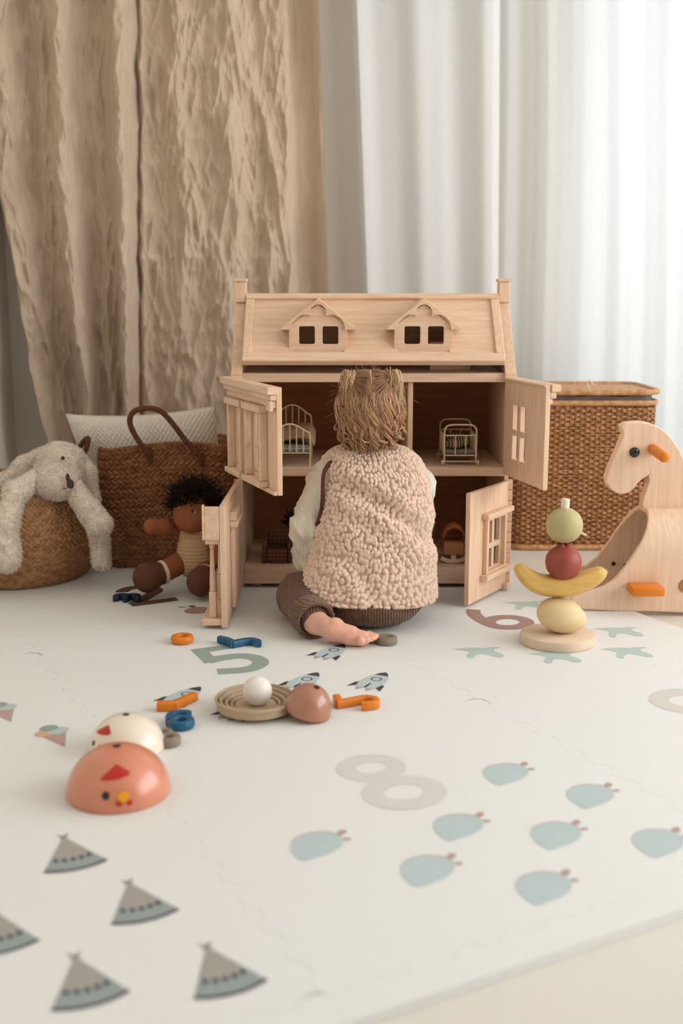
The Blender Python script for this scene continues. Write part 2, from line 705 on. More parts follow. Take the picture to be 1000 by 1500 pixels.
CHICK = mat('cream_lacquer', (238, 224, 206), 0.30, 0.03, 12, spec=0.55, coat=0.4)
BROWNEGG = mat('brown_lacquer', (172, 116, 90), 0.28, 0.08, 12, spec=0.6, coat=0.5)
EGGW = mat('white_egg', (236, 230, 222), 0.45, 0.01, 12, spec=0.4)
NEST = mat('nest_wood', (190, 166, 138), 0.55, 0.06, 14, (1, 5, 4), spec=0.3)
RED = mat('red_paint', (192, 44, 36), 0.35, 0.04, 20, spec=0.4)
YEL = mat('amber_paint', (238, 158, 36), 0.35, 0.04, 20, spec=0.4)
BANANA = mat('banana_stain', (218, 176, 100), 0.45, 0.07, 14, (2, 8, 8), spec=0.35)
BANTIP = mat('banana_tip', (226, 208, 160), 0.6, 0.04)
LEMON = mat('pear_stain', (226, 200, 154), 0.5, 0.06, 10, (1, 1, 4), spec=0.3)
POMEG = mat('pomegranate_stain', (152, 72, 58), 0.42, 0.12, 12, (6, 6, 1), spec=0.35)
LIME = mat('sage_stain', (186, 172, 124), 0.48, 0.08, 12, (6, 6, 1), spec=0.3)
PEG = mat('pale_peg', (232, 216, 192), 0.6, 0.03)
WIRE = mat('cream_wire', (226, 206, 168), 0.4, 0.03, 30, spec=0.4)
BLANKET = mat('toy_blanket', (172, 134, 104), 0.95, 0.06, 60)
TEALCHK = add_check(mat('teal_check', (88, 108, 104), 0.95, 0.05, 60), 140, (176, 178, 164), 0.35)
CHKBROWN = add_check(mat('brown_check', (120, 78, 56), 0.95, 0.05, 60), 110, (80, 46, 34), 0.22)
STRIPE = add_check(mat('striped_cloth', (170, 146, 122), 0.95, 0.04, 60), 150, (58, 48, 46), 0.5, (0, 0))
RUST = mat('rust_cloth', (178, 100, 58), 0.9, 0.08, 60)
LINER = mat('grey_liner', (122, 112, 108), 0.95, 0.1, 40)
# flat print inks on the play mat
P_SAGE = mat('ink_sage', (152, 166, 158), 0.65, 0.02)
P_PINK = mat('ink_dusty_pink', (166, 134, 126), 0.65, 0.02)
P_PALE = mat('ink_pale_grey', (213, 211, 209), 0.65, 0.02)
P_BEIGE = mat('ink_beige', (211, 207, 200), 0.65, 0.02)
P_BLUE = mat('ink_pale_blue', (186, 201, 203), 0.65, 0.02)
P_MINT = mat('ink_mint', (184, 201, 195), 0.65, 0.02)
P_DARK = mat('ink_plum', (70, 62, 74), 0.65, 0.02)
P_BROWN = mat('ink_brown', (104, 74, 64), 0.65, 0.02)
P_ROSE = mat('ink_rose', (186, 158, 152), 0.65, 0.02)
P_TEEPEE = mat('ink_teepee', (166, 160, 154), 0.65, 0.02)
P_TEAL = mat('ink_teal_grey', (150, 160, 158), 0.65, 0.02)
P_PEACH = mat('ink_peach', (214, 170, 140), 0.65, 0.02)


def mkw(name, VF, m, parent, **kw):
    """part given in world coordinates, parented to an unrotated Empty (or a part of one)"""
    off = Vector((0, 0, 0))
    p = parent
    while p is not None:
        off += Vector(p.location)
        p = p.parent
    return mk(name, VF, m, parent, loc=tuple(-off), **kw)


def struct(name, VF, m, parent=None, label=None, **kw):
    o = mk(name, VF, m, parent, **kw)
    if parent is None:
        o['kind'] = 'structure'
    if label:
        o['label'] = label
    return o


# ================================================================== THE ROOM
FZ = -0.012
WY = 3.44            # back wall
WXL = -1.0           # left wall
WXR = 2.58           # right wall
CZ = 2.42
struct('floor', bx(WXL - 0.1, WXR + 0.1, -2.0, WY + 0.12, FZ - 0.1, FZ, 0), FLOOR, smooth=False, label='cream smooth floor showing at the lower right corner')
struct('ceiling', bx(WXL - 0.1, WXR + 0.1, -2.0, WY + 0.12, CZ, CZ + 0.1, 0), CEIL, smooth=False, label='white ceiling of the playroom')
struct('wall_left', bx(WXL - 0.1, WXL, -2.0, WY + 0.1, FZ, CZ, 0), WALL, smooth=False, label='pale wall at the left edge beside the brown curtain')
# back wall with a tall window opening behind the sheer curtain
WX0, WX1, WZ0, WZ1 = 0.64, 1.74, 0.10, 2.2
V = to_xz(plate([(WXL, FZ), (WXR, FZ), (WXR, CZ), (WXL, CZ)], [[(WX0, WZ0), (WX1, WZ0), (WX1, WZ1), (WX0, WZ1)]], 0.1), WY)
struct('wall_back', V, WALL, smooth=False, label='pale back wall behind the curtains')
w1 = struct('window_1', join(bx(WX0, WX0 + .05, WY + .02, WY + .07, WZ0, WZ1), bx(WX1 - .05, WX1, WY + .02, WY + .07, WZ0, WZ1),
                             bx(WX0, WX1, WY + .02, WY + .07, WZ1 - .05, WZ1), bx(WX0, WX1, WY + .02, WY + .07, WZ0, WZ0 + .05)), FRAMEW,
            label='bright window behind the sheer curtain')
mk('pane', bx(WX0 + .05, WX1 - .05, WY + .042, WY + .046, WZ0 + .05, WZ1 - .05, 0), GLASS, w1, smooth=False)
# right wall with the side window (outside the picture)
YY0, YY1, SZ0, SZ1 = -0.30, 2.90, 0.30, 2.20
V = to_yz(plate([(-2.0, FZ), (WY + .1, FZ), (WY + .1, CZ), (-2.0, CZ)], [[(YY0, SZ0), (YY1, SZ0), (YY1, SZ1), (YY0, SZ1)]], 0.1), WXR)
struct('wall_right', V, WALL, smooth=False, label='pale right wall with a window, outside the picture')
w2 = struct('window_2', join(bx(WXR + .02, WXR + .07, YY0, YY0 + .05, SZ0, SZ1), bx(WXR + .02, WXR + .07, YY1 - .05, YY1, SZ0, SZ1),
                             bx(WXR + .02, WXR + .07, YY0, YY1, SZ1 - .05, SZ1), bx(WXR + .02, WXR + .07, YY0, YY1, SZ0, SZ0 + .05)), FRAMEW,
            label='side window in the right wall')
mk('pane', bx(WXR + .042, WXR + .046, YY0 + .05, YY1 - .05, SZ0 + .05, SZ1 - .05, 0), GLASS, w2, smooth=False)

# ================================================================== PLAY MAT (interlocking foam tiles with prints)
MROT = math.radians(28.0)
TS = 0.6
U_LINES = [-0.75, -0.15, 0.45, 1.05, 1.65]
W_LINES = [0.88, 1.48, 2.08, 2.68]
MC = (0.45, 1.78)                      # mat centre in mat coordinates


def m2w(u, w):
    return (u * math.cos(MROT) - w * math.sin(MROT), u * math.sin(MROT) + w * math.cos(MROT))


def w2m(x, y):
    return (x * math.cos(MROT) + y * math.sin(MROT), -x * math.sin(MROT) + y * math.cos(MROT))


mat_root = empty('play_mat', m2w(*MC) + (0.0,), MROT)
tag(mat_root, 'white foam play mat of interlocking tiles printed with numbers and pictures', 'play mat')
GAP = 0.00012


def tooth_edge(c0, c1, fixed, horizontal, sgn):
    """jigsaw edge from c0 to c1 on the line `fixed`; sgn moves it half a gap to one side"""
    n = 10
    p = (c1 - c0) / n
    pts = []
    for k in range(n):
        a = c0 + k * p
        for t, d in ((0.08, -1), (0.42, -1), (0.58, 1), (0.92, 1)):
            pts.append((a + t * p, fixed + d * 0.006 + sgn * GAP))
    if not horizontal:
        pts = [(q[1], q[0]) for q in pts]
    return pts


tiles = {}
for i in range(4):
    for j in range(3):
        u0, u1, a0, a1 = U_LINES[i], U_LINES[i + 1], W_LINES[j], W_LINES[j + 1]
        ol = []
        ol += [(u0, a0)] + tooth_edge(u0, u1, a0, True, 1)
        ol += [(u1, a0)] + (tooth_edge(a0, a1, u1, False, -1) if i < 3 else [])
        ol += [(u1, a1)] + (tooth_edge(u0, u1, a1, True, -1)[::-1] if j < 2 else [])
        ol += [(u0, a1)] + (tooth_edge(a0, a1, u0, False, 1)[::-1] if i > 0 else [])
        cx, cy = (u0 + u1) / 2, (a0 + a1) / 2
        V, F = plate([(x - cx, y - cy) for x, y in ol], [], 0.012, 0.0004)
        V[:, 2] -= 0.012
        tiles[i, j] = (mk('tile', (V, F), FOAM, mat_root, loc=(cx - MC[0], cy - MC[1], 0), smooth=False), cx, cy)
for i in range(4):                     # straight border pieces along the near edge
    u0, u1 = U_LINES[i], U_LINES[i + 1]
    ol = [(u0, 0.832), (u1, 0.832), (u1, 0.88)] + tooth_edge(u0, u1, 0.88, True, -1)[::-1] + [(u0, 0.88)]
    cx, cy = (u0 + u1) / 2, 0.86
    V, F = plate([(x - cx, y - cy) for x, y in ol], [], 0.012, 0.0005)
    V[:, 2] -= 0.012
    mk('border_strip', (V, F), FOAM, mat_root, loc=(cx - MC[0], cy - MC[1], 0), smooth=False)


class Ink:
    """flat coloured shapes collected into one printed picture"""

    def __init__(self):
        self.V, self.F, self.m, self.mats, self.z = [], [], [], [], 0.00035

    def poly(self, pts, m):
        if m not in self.mats:
            self.mats.append(m)
        n = len(self.V)
        self.V += [(p[0], p[1], self.z) for p in pts]
        a = sum(pts[i][0] * pts[(i + 1) % len(pts)][1] - pts[(i + 1) % len(pts)][0] * pts[i][1] for i in range(len(pts)))
        idx = list(range(n, n + len(pts)))
        self.F.append(idx if a > 0 else idx[::-1])
        self.m.append(self.mats.index(m))
        self.z += 0.00006

    def strip(self, path, w, m, closed=False):
        if m not in self.mats:
            self.mats.append(m)
        P = np.array(path, float)
        T = (np.roll(P, -1, 0) - np.roll(P, 1, 0)) if closed else np.gradient(P, axis=0)
        T /= np.linalg.norm(T, axis=1)[:, None] + 1e-12
        N = np.stack([-T[:, 1], T[:, 0]], 1)
        w = np.broadcast_to(np.asarray(w, float), (len(P),))[:, None]
        A, B = P - N * w / 2, P + N * w / 2
        n = len(self.V)
        k = len(P)
        self.V += [(p[0], p[1], self.z) for p in A] + [(p[0], p[1], self.z) for p in B]
        for i in range(k if closed else k - 1):
            j = (i + 1) % k
            self.F.append([n + i, n + j, n + k + j, n + k + i])
            self.m.append(self.mats.index(m))
        self.z += 0.00006

    def mesh(self, name):
        me = bpy.data.meshes.new(name)
        me.from_pydata(self.V, [], self.F)
        for m in self.mats:
            me.materials.append(m)
        me.polygons.foreach_set('material_index', self.m)
        me.update()
        return me


def stamp(me, name, u, w, rot=0.0, sc=1.0):
    i = max(k for k in range(4) if U_LINES[k] <= u or k == 0)
    j = max(k for k in range(3) if W_LINES[k] <= w or k == 0)
    t, cx, cy = tiles[i, j]
    o = bpy.data.objects.new(name, me)
    COL.objects.link(o)
    o.parent = t
    o.location = (u - cx, w - cy, 0)
    o.rotation_euler = (0, 0, rot)
    o.scale = (sc, sc, 1)
    return o


def ell(cx, cy, rx, ry, n=28, rot=0):
    c, s = math.cos(rot), math.sin(rot)
    return [(cx + rx * math.cos(2 * PI * i / n) * c - ry * math.sin(2 * PI * i / n) * s, cy + rx * math.cos(2 * PI * i / n) * s + ry * math.sin(2 * PI * i / n) * c) for i in range(n)]


# numerals: 0.165 tall, 0.11 wide, drawn as broad strokes
def numeral(d, m):
    k = Ink()
    w = 0.030
    if d == 8:
        k.strip(ell(0, 0.046, 0.033, 0.029), w * .86, m, True)
        k.strip(ell(0, -0.036, 0.040, 0.034), w * .92, m, True)
    elif d == 9:
        k.strip(ell(0, 0.034, 0.040, 0.036), w, m, True)
        k.strip(arc(-0.005, 0.030, 0.045, 0, -62, 12, 0.11), w, m)
    elif d == 6:
        k.strip(ell(0, -0.034, 0.040, 0.036), w, m, True)
        k.strip(arc(0.012, -0.03, 0.052, 180, 112, 12, 0.112), w, m)
    elif d == 5:
        k.strip([(0.046, 0.066), (-0.034, 0.066)], w * .9, m)
        k.strip([(-0.034, 0.081), (-0.040, -0.006)], w * .9, m)
        k.strip([(-0.046, 0.004), (-0.02, 0.010)] + arc(-0.002, -0.031, 0.043, 95, -118, 22, 0.040) + [(-0.05, -0.058)], w, m)
    elif d == 7:
        k.strip([(-0.05, 0.066), (0.05, 0.066)], w, m)
        k.strip([(0.04, 0.07), (-0.015, -0.08)], w, m)
    elif d == 4:
        k.strip([(0.02, 0.08), (-0.045, -0.03)], w, m)
        k.strip([(-0.055, -0.035), (0.055, -0.035)], w, m)
        k.strip([(0.025, 0.03), (0.025, -0.08)], w, m)
    elif d == 2:
        k.strip(arc(0, 0.034, 0.038, 165, -30, 18, 0.036) + [(-0.045, -0.066)], w, m)
        k.strip([(-0.052, -0.066), (0.052, -0.066)], w, m)
    elif d == 3:
        k.strip(arc(0, 0.040, 0.034, 150, -90, 16, 0.030), w, m)
        k.strip(arc(0, -0.032, 0.040, 90, -150, 16, 0.036), w, m)
    else:
        k.strip([(-0.03, 0.05), (0.0, 0.08)], w, m)
        k.strip([(0.0, 0.08), (0.0, -0.08)], w, m)
    return k.mesh('printed_number')


for d, u, w_, m in ((8, .752, 1.272, P_PALE), (9, 1.35, 1.275, P_BEIGE), (5, .765, 1.878, P_SAGE), (6, 1.362, 1.862, P_PINK), (7, .15, 1.30, P_SAGE),
                    (4, .15, 1.90, P_PINK), (2, .765, 2.39, P_BROWN), (3, 1.36, 2.46, P_SAGE), (1, .15, 2.44, P_SAGE)):
    stamp(numeral(d, m), 'printed_number', u, w_, 0, 1.12 if d in (8, 9) else 1.03)

# rocket (nose towards +y)
k = Ink()
k.poly([(-.020, -.034), (-.034, -.046), (-.030, -.018), (-.02, -.008)], P_DARK)
k.poly([(.020, -.034), (.034, -.046), (.030, -.018), (.02, -.008)], P_DARK)
for sx in (-.01, .01):
    k.poly([(sx - .008, -.038), (sx, -.056), (sx + .008, -.038)], P_ROSE)
body = [(-.018, -.040), (-.023, -.02), (-.024, 0), (-.020, .022), (-.010, .044), (0, .056), (.010, .044), (.020, .022), (.024, 0), (.023, -.02), (.018, -.040)]
k.poly(body, P_BLUE)
k.poly([(-.0145, .034), (-.008, .047), (0, .056), (.008, .047), (.0145, .034)], P_DARK)
k.strip(ell(0, .012, .0095, .0095, 20), .003, P_DARK, True)
k.poly([(-.003, -.038), (-.0015, -.012), (.0015, -.012), (.003, -.038)], P_DARK)
rocket = k.mesh('printed_rocket')
for (px, py) in ((485, 955), (445, 998), (547, 998), (268, 1020), (352, 1040)):
    u, w_ = w2m(*gp(px, py)[:2])
    stamp(rocket, 'printed_rocket', u, w_, math.radians(-55), 0.94)

# strawberry (tip towards -x)
k = Ink()
pts = [(-.046, -.026), (-.044, -.004), (-.034, .018), (-.016, .030), (.004, .031), (.022, .024), (.034, .010), (.034, -.008), (.022, -.025), (-.002, -.033), (-.026, -.034), (-.042, -.033)]
pts = [tuple(p) for p in catmull(pts + pts[:1], 48)[:-1]]
k.poly([(x + .0015, y + .002) for x, y in pts], P_ROSE)
k.poly(pts, P_BLUE)
k.poly(ell(.044, .009, .009, .006, 14, 0.5), P_ROSE)
k.poly(ell(.040, -.012, .006, .004, 12, -0.6), P_ROSE)
straw = k.mesh('printed_strawberry')
for (px, py) in ((466, 1235), (628, 1271), (798, 1296), (673, 1208), (816, 1220), (866, 1163), (742, 1131), (965, 1231)):
    u, w_ = w2m(*gp(px, py)[:2])
    stamp(straw, 'printed_strawberry', u, w_, math.radians(4), 0.9)

# teepee
k = Ink()
ba = arc(0, .045, .092, -118, -62, 14)
k.strip([(0.006, .052), (-.008, .064)], .0022, P_BROWN)
k.strip([(-0.006, .052), (.008, .064)], .0022, P_BROWN)
k.poly([(0, .057)] + ba, P_TEAL)
k.poly([(0, .057)] + arc(0, .045, .055, -117, -63, 10), P_TEEPEE)
for a in (-112, -101, -90, -79, -68):
    c, s = math.cos(math.radians(a)), math.sin(math.radians(a))
    x, y = .060 * c, .045 + .060 * s
    k.poly([(x, y + .006), (x - .0045, y), (x, y - .006), (x + .0045, y)], P_DARK)
k.strip(arc(0, .045, .090, -118, -62, 14), .005, P_DARK)
tee = k.mesh('printed_teepee')
for (px, py) in ((104, 1252), (203, 1323), (-2, 1367), (124, 1440), (324, 1424)):
    u, w_ = w2m(*gp(px, py)[:2])
    stamp(tee, 'printed_teepee', u, w_, math.radians(-4), 0.88)

# flying bird
k = Ink()
pts = [(-.052, .030), (-.030, .032), (-.006, .030), (.012, .022), (.022, .026), (.031, .024), (.040, .018), (.030, .012), (.026, -.002), (.034, -.020), (.030, -.040), (.016, -.038), (.004, -.020), (-.006, -.012), (-.020, -.018), (-.030, -.034), (-.040, -.030), (-.036, -.012), (-.026, .002), (-.032, .016)]
pts = [tuple(p) for p in catmull(pts + pts[:1], 80)[:-1]]
k.poly(pts, P_MINT)
k.poly([(.036, .021), (.047, .019), (.037, .015)], P_ROSE)
bird = k.mesh('printed_bird')
for (px, py) in ((706, 955), (818, 962), (910, 925), (922, 955), (773, 886)):
    u, w_ = w2m(*gp(px, py)[:2])
    stamp(bird, 'printed_bird', u, w_, math.radians(-15), 0.95)

# ice-cream cone
k = Ink()
k.poly([(-.020, .006), (.020, .006), (0, -.055)], P_ROSE)
k.poly(ell(-.012, .014, .016, .013, 16), P_PEACH)
k.poly(ell(.010, .016, .017, .015, 16), P_MINT)
k.poly(ell(0, .032, .015, .013, 16), P_TEAL)
ice = k.mesh('printed_ice_cream')
for (px, py) in ((4, 1042), (80, 1077), (-60, 1010)):
    u, w_ = w2m(*gp(px, py)[:2])
    stamp(ice, 'printed_ice_cream', u, w_, math.radians(2), 1.0)

# brown apple-like picture on the tile of the 2
k = Ink()
k.poly(ell(0, -.008, .030, .026, 22), P_PINK)
k.poly(ell(0, .028, .008, .008, 14), P_BROWN)
k.poly([(-.008, .028), (-.03, .040), (-.024, .030)], P_BROWN)
apple = k.mesh('printed_fruit')
for (px, py) in ((288, 893),):
    u, w_ = w2m(*gp(px, py)[:2])
    stamp(apple, 'printed_fruit', u, w_)

# ================================================================== CURTAINS


def curtain(name, xl, xr, Yc, z0, z1, nu, nv, depth, m, label, cat='curtain', group=None, thick=0.0):
    """xl, xr: functions of z for both edges; depth(s, z): offset towards the room, s in 0..1"""
    s = np.linspace(0, 1, nu)
    z = np.linspace(z0, z1, nv)
    S, Z = np.meshgrid(s, z)
    XL, XR = xl(Z), xr(Z)
    D = depth(S, Z)
    X = XL + (XR - XL) * S
    V = np.stack([X, Yc - D, Z], -1).reshape(-1, 3)
    o = mk(name, (V, grid_faces(nu, nv)), m, auto=None)
    tag(o, label, cat, group)
    if thick:
        md = o.modifiers.new('thick', 'SOLIDIFY')
        md.thickness = thick
    return o


def lerpz(za, a, zb, b):
    return lambda z: a + (b - a) * (z - za) / (zb - za)


def crinkle(S, Z, W, seed):
    """linen creases: long, slightly slanted ridges with finer crumples between"""
    x = S * W
    sl = x + 0.10 * (Z - 1) + 0.05 * (fbm(x * 3, Z * 2, seed + 9, 2) - .5)
    a = fbm(sl * 14, Z * 2.6, seed, 3, True)
    b = fbm((x - 0.16 * Z) * 30, Z * 7.5, seed + 20, 3, True)
    c = fbm((x + 0.3 * Z) * 34, Z * 13, seed + 40, 2, True)
    amp = 0.45 + 0.9 * fbm(x * 4, Z * 2.2, seed + 60, 2)
    return amp * (0.026 * (a ** 2.6) + 0.0150 * (b ** 2.2) + 0.0075 * c ** 1.5)


def depth_a(S, Z):
    low = 1 - smooth01((Z - 0.2) / 1.4)
    d = 0.036 * np.sin(2 * PI * (2.35 * S + 0.12 + 0.10 * (Z - 1) * (1 - S))) + 0.010 * np.sin(2 * PI * (5.3 * S + .3 + .2 * Z))
    d += 0.02 * low * np.sin(2 * PI * (4.5 * S + .1))
    d += 1.35 * crinkle(S, Z, 0.42, 1)
    d -= 0.045 * smooth01((S - 0.93) / 0.07)
    d -= 0.02 * smooth01((0.03 - S) / 0.03)
    return d + .02


def depth_b(S, Z):
    d = 0.012 * np.sin(2 * PI * (1.6 * S + 0.55)) + 0.009 * np.sin(2 * PI * (3.7 * S + .25 + .12 * Z))
    fade = 1 - 0.85 * smooth01((S - .80) / .05)
    d += 1.15 * crinkle(S, Z, 0.53, 3) * fade
    d -= 0.05 * smooth01((0.05 - S) / 0.05)
    d -= 0.022 * smooth01((S - .82) / .04) * (1 - smooth01((S - .955) / .03))
    d += 0.012 * np.sin(Z * 9 + 1) * smooth01((S - .95) / .05)
    return d


xl_a = lerpz(1.13, -1.000, 0.31, -0.882)
curtain('linen_curtain', lambda z: np.maximum(xl_a(z), -0.985), lambda z: lerpz(1.45, -0.565, 0.3, -0.599)(z), 3.375, 0.02, 2.2, 270, 540, depth_a, LINEN,
        'crumpled brown linen curtain panel hanging left of the dark gap', group='brown linen curtain panels')
curtain('linen_curtain', lambda z: lerpz(1.45, -0.582, 0.3, -0.611)(z), lambda z: lerpz(1.45, -0.062, 0.6, -0.034)(z), 3.36, 0.02, 2.2, 330, 540, depth_b, LINEN,
        'crumpled brown linen curtain panel with dark side hem, right behind the dollhouse chimney', group='brown linen curtain panels')


def depth_w(S, Z):
    d = 0.012 * np.sin(2 * PI * (2.1 * S + .2 + .08 * Z)) + .002 * np.sin(2 * PI * (5.2 * S + .1))
    d += .012 * (fbm(S * 5, Z * .5, 5, 2) - .5)
    d += 0.012 * np.exp(-((S - .88) / .06) ** 2) - .012 * smooth01((S - .94) / .06) - .02 * smooth01((.03 - S) / .03)
    return d


curtain('white_curtain', lerpz(1.42, 0.033, 0.5, 0.072), lerpz(1.42, 0.444, 0.5, 0.462), 3.36, 0.02, 2.2, 180, 90, depth_w, CURT_W,
        'narrow opaque white cotton curtain behind the dollhouse roof')


def depth_s(S, Z):
    q = S + .010 * (Z - 1) + .006 * np.sin(3 * Z + 9 * S)
    d = .014 * np.sin(2 * PI * (11 * q)) + .004 * np.sin(2 * PI * (25 * q + .4)) + .018 * (fbm(q * 24, Z * .35, 8, 2) - .5)
    return d


curtain('sheer_curtain', lerpz(1.42, 0.43, 0.4, 0.45), lambda z: 1.74 + 0 * z, 3.395, 0.02, 2.2, 640, 90, depth_s, SHEER,
        'wide sheer white curtain glowing in front of the bright window')

# ================================================================== DOLLHOUSE
HX, HY = 0.0715, 2.53
house = empty('dollhouse', (HX, HY, 0))
tag(house, 'large open wooden dollhouse with two dormers, chimneys and four swung-out doors', 'dollhouse')
XL, XR = -0.236, 0.380
YB = HY + 0.32
side = [(HY, .008), (YB, .008), (YB, .505), (2.735, .652), (2.672, .652), (HY + .004, .505)]
for x in (XL, XR - .010):
    mkw('side_wall', to_yz(plate(side, [], 0.010, .0012), x), WOODV, house, smooth=False)
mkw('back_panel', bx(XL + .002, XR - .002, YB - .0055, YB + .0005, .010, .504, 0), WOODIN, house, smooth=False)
for z0, z1, n in ((.010, .048, 'base_board'), (.262, .281, 'middle_floor'), (.475, .495, 'attic_floor')):
    mkw(n, bx(XL + .0105, XR - .0105, HY + .001, YB - .0065, z0, z1, .0012), WOOD, house)
mkw('partition', bx(.150, .161, HY + .012, YB - .007, .2815, .4745, .001), WOODV, house)
mkw('attic_block', bx(.205, .30, HY + .10, HY + .12, .4955, .56, .001), WOOD, house)
for x in (XL + .03, XR - .05):
    mkw('foot', bx(x, x + .02, HY + .02, HY + .05, 0, .0098, .001), WOOD, house)
    mkw('foot', bx(x, x + .02, YB - .05, YB - .02, 0, .0098, .001), WOOD, house)
# sloping gable boards with the chimneys on top
for x0, x1 in ((-.246, -.2215), (.3645, .389)):
    gb = [(HY - .008, .500), (HY + .020, .500), (2.682, .640), (2.655, .640)]
    mkw('gable_board', to_yz(plate([(HY - .010, .492), (HY + .016, .492), (2.695, .652), (2.663, .652)], [], x1 - x0, .0012), x0), WOODV, house, smooth=False)
    mkw('corbel', bx(x0 - .001, x1 + .001, HY - .013, HY + .006, .482, .4915, .001), WOOD, house)
    ch = mkw('chimney', bx(x0, x1, 2.655, 2.690, .650, .697, .001), WOODV, house)
    mkw('chimney_cap', bx(x0 - .003, x1 + .003, 2.651, 2.694, .6972, .7035, .001), WOOD, ch)
# front roof slope
RA = math.atan2(.142, .144)
RL = .202
RM = Matrix.Translation((0, 2.523, .517)) @ Matrix.Rotation(RA, 4, 'X')
RX0, RX1 = -.2205, .3635
D1, D2 = at(466, 500, 2.55)[0], at(620, 500, 2.55)[0]
holes = [[(d - .058, .030), (d + .058, .030), (d + .058, .125), (d - .058, .125)] for d in (D1, D2)]
mkw('roof_panel', xf(plate([(RX0, 0), (RX1, 0), (RX1, RL), (RX0, RL)], holes, .006), RM), WOOD, house, smooth=False)
mkw('roof_rail', xf(bx(RX0, RX1, -.004, .020, -.002, .014, .0015), RM), WOOD, house)
mkw('roof_rail', xf(bx(RX0, RX1, RL - .012, RL + .004, -.002, .014, .0015), RM), WOOD, house)
mkw('roof_stile', xf(bx(RX0, RX0 + .019, .0205, RL - .0125, -.002, .0125, .0015), RM), WOODV, house)
mkw('roof_stile', xf(bx(RX1 - .019, RX1, .0205, RL - .0125, -.002, .0125, .0015), RM), WOODV, house)
mkw('ridge_board', bx(RX0, RX1, 2.672, 2.735, .652, .660, .001), WOOD, house)
mkw('rear_roof_panel', xf(bx(RX0, RX1, -.002, .19, -.006, 0, .001), Matrix.Translation((0, 2.735, .655)) @ Matrix.Rotation(-math.atan2(.15, .118), 4, 'X')), WOOD, house)
# dormers
for d in (D1, D2):
    FY = 2.546
    zb, ze, za = at(0, 516, FY)[2], at(0, 481, FY)[2], at(0, 437, FY)[2]
    z0w, z1w = at(0, 504, FY)[2], at(0, 478, FY)[2]
    hw = .0655

    def rr(x0, x1, z0, z1, r=.004):
        return arc(x1 - r, z1 - r, r, 0, 90, 5) + arc(x0 + r, z1 - r, r, 90, 180, 5) + arc(x0 + r, z0 + r, r, 180, 270, 5) + arc(x1 - r, z0 + r, r, 270, 360, 5)
    face = [(d - hw, zb), (d + hw, zb), (d + hw, ze + .004), (d, za - .012), (d - hw, ze + .004)]
    dm = mkw('dormer', to_xz(plate(face, [rr(d - .043, d - .0075, z0w, z1w), rr(d + .0095, d + .045, z0w, z1w)], .007, .0008), FY), WOOD, house, smooth=False)
    for sgn in (-1, 1):
        x = d + sgn * (hw - .003)
        mkw('dormer_cheek', to_yz(plate([(FY + .0072, zb), (FY + .0072, ze), (FY + .065, ze), (FY + .02, zb)], [], .005), x - .0025), WOOD, dm, smooth=False)
    # scalloped gable board in front of the face
    e = ze - .003
    cloud = [(d - .083, e), (d - .060, e)] + [(d + x, z) for x, z in arc(-.030, e + .004, .029, 172, 78, 10)] + \
            [(d + x, z) for x, z in arc(0, e + .038, .0175, 205, -25, 16)] + [(d + x, z) for x, z in arc(.030, e + .004, .029, 102, 8, 10)] + [(d + .060, e), (d + .083, e), (d + .083, e + .004), (d, za), (d - .083, e + .004)]
    mkw('gable_trim', to_xz(plate(cloud, [], .0075, .0008), FY - .0077), WOOD, dm, smooth=False)
    chev = [(d - .083, e + .001), (d - .074, e + .001), (d, za - .010), (d + .074, e + .001), (d + .083, e + .001), (d + .083, e + .004), (d, za), (d - .083, e + .004)]
    mkw('dormer_roof', to_xz(plate(chev, [], .105), FY + .0002), WOOD, dm, smooth=False)


def door(hx, hy, ex, ey, z0, z1, L, windows, name='door', t=.011, m=WOODV):
    ang = math.atan2(ey - hy, ex - hx)
    V = to_xz(plate([(0, z0), (L, z0), (L, z1), (0, z1)], windows, t, .0012), -t / 2)
    return mk(name, V, m, house, loc=(hx - HX, hy - HY, 0), rot=(0, 0, ang), smooth=False)


def rect(x0, x1, z0, z1):
    return [(x0, z0), (x1, z0), (x1, z1), (x0, z1)]


T2 = .0055
def to_frame(x0, x1, z0, z1, y0, y1, w):
    return to_xz(plate([(x0, z0), (x1, z0), (x1, z1), (x0, z1)], [rect(x0 + w, x1 - w, z0 + w * .5, z1 - w * .5)], y1 - y0, .0008), y0)


# upper left door: outer face (local -y) carries cornice and two bay windows
dUL = door(-.246, 2.528, -.125, 2.235, .271, .488, .322, [rect(.045, .115, .300, .425), rect(.170, .250, .300, .425)])
mk('cornice', join(bx(-.004, .326, -.026, -.0058, .474, .489, .001), bx(0, .322, -.019, -.0058, .462, .4735, .001), bx(.003, .319, -.012, -.0058, .447, .4615, .001)), WOOD, dUL)
mk('corner_bracket', bx(.300, .322, -.021, -.0125, .440, .4613, .002), WOOD, dUL)
for a, b in ((.032, .128), (.157, .263)):
    f = mk('window_frame', join(bx(a, a + .010, -.022, -.0058, .292, .432, .001), bx(b - .010, b, -.022, -.0058, .292, .432, .001), bx(a - .004, b + .004, -.027, -.0058, .4325, .446, .001)), WOODV, dUL)
    mk('window_sill', bx(a - .005, b + .005, -.028, -.0058, .280, .2915, .001), WOOD, f)
    c = (a + b) / 2
    mk('sash', join(bx(a + .013, a + .021, -.004, .002, .301, .424, .0005), bx(b - .021, b - .013, -.004, .002, .301, .424, .0005), bx(a + .021, b - .021, -.004, .002, .355, .366, .0005),
                    bx(c - .004, c + .004, -.004, .002, .301, .355, .0005), bx(a + .021, b - .021, -.004, .002, .301, .310, .0005)), WOODV, f)
mk('base_rail', bx(0, .322, -.013, -.0058, .271, .279, .001), WOOD, dUL)
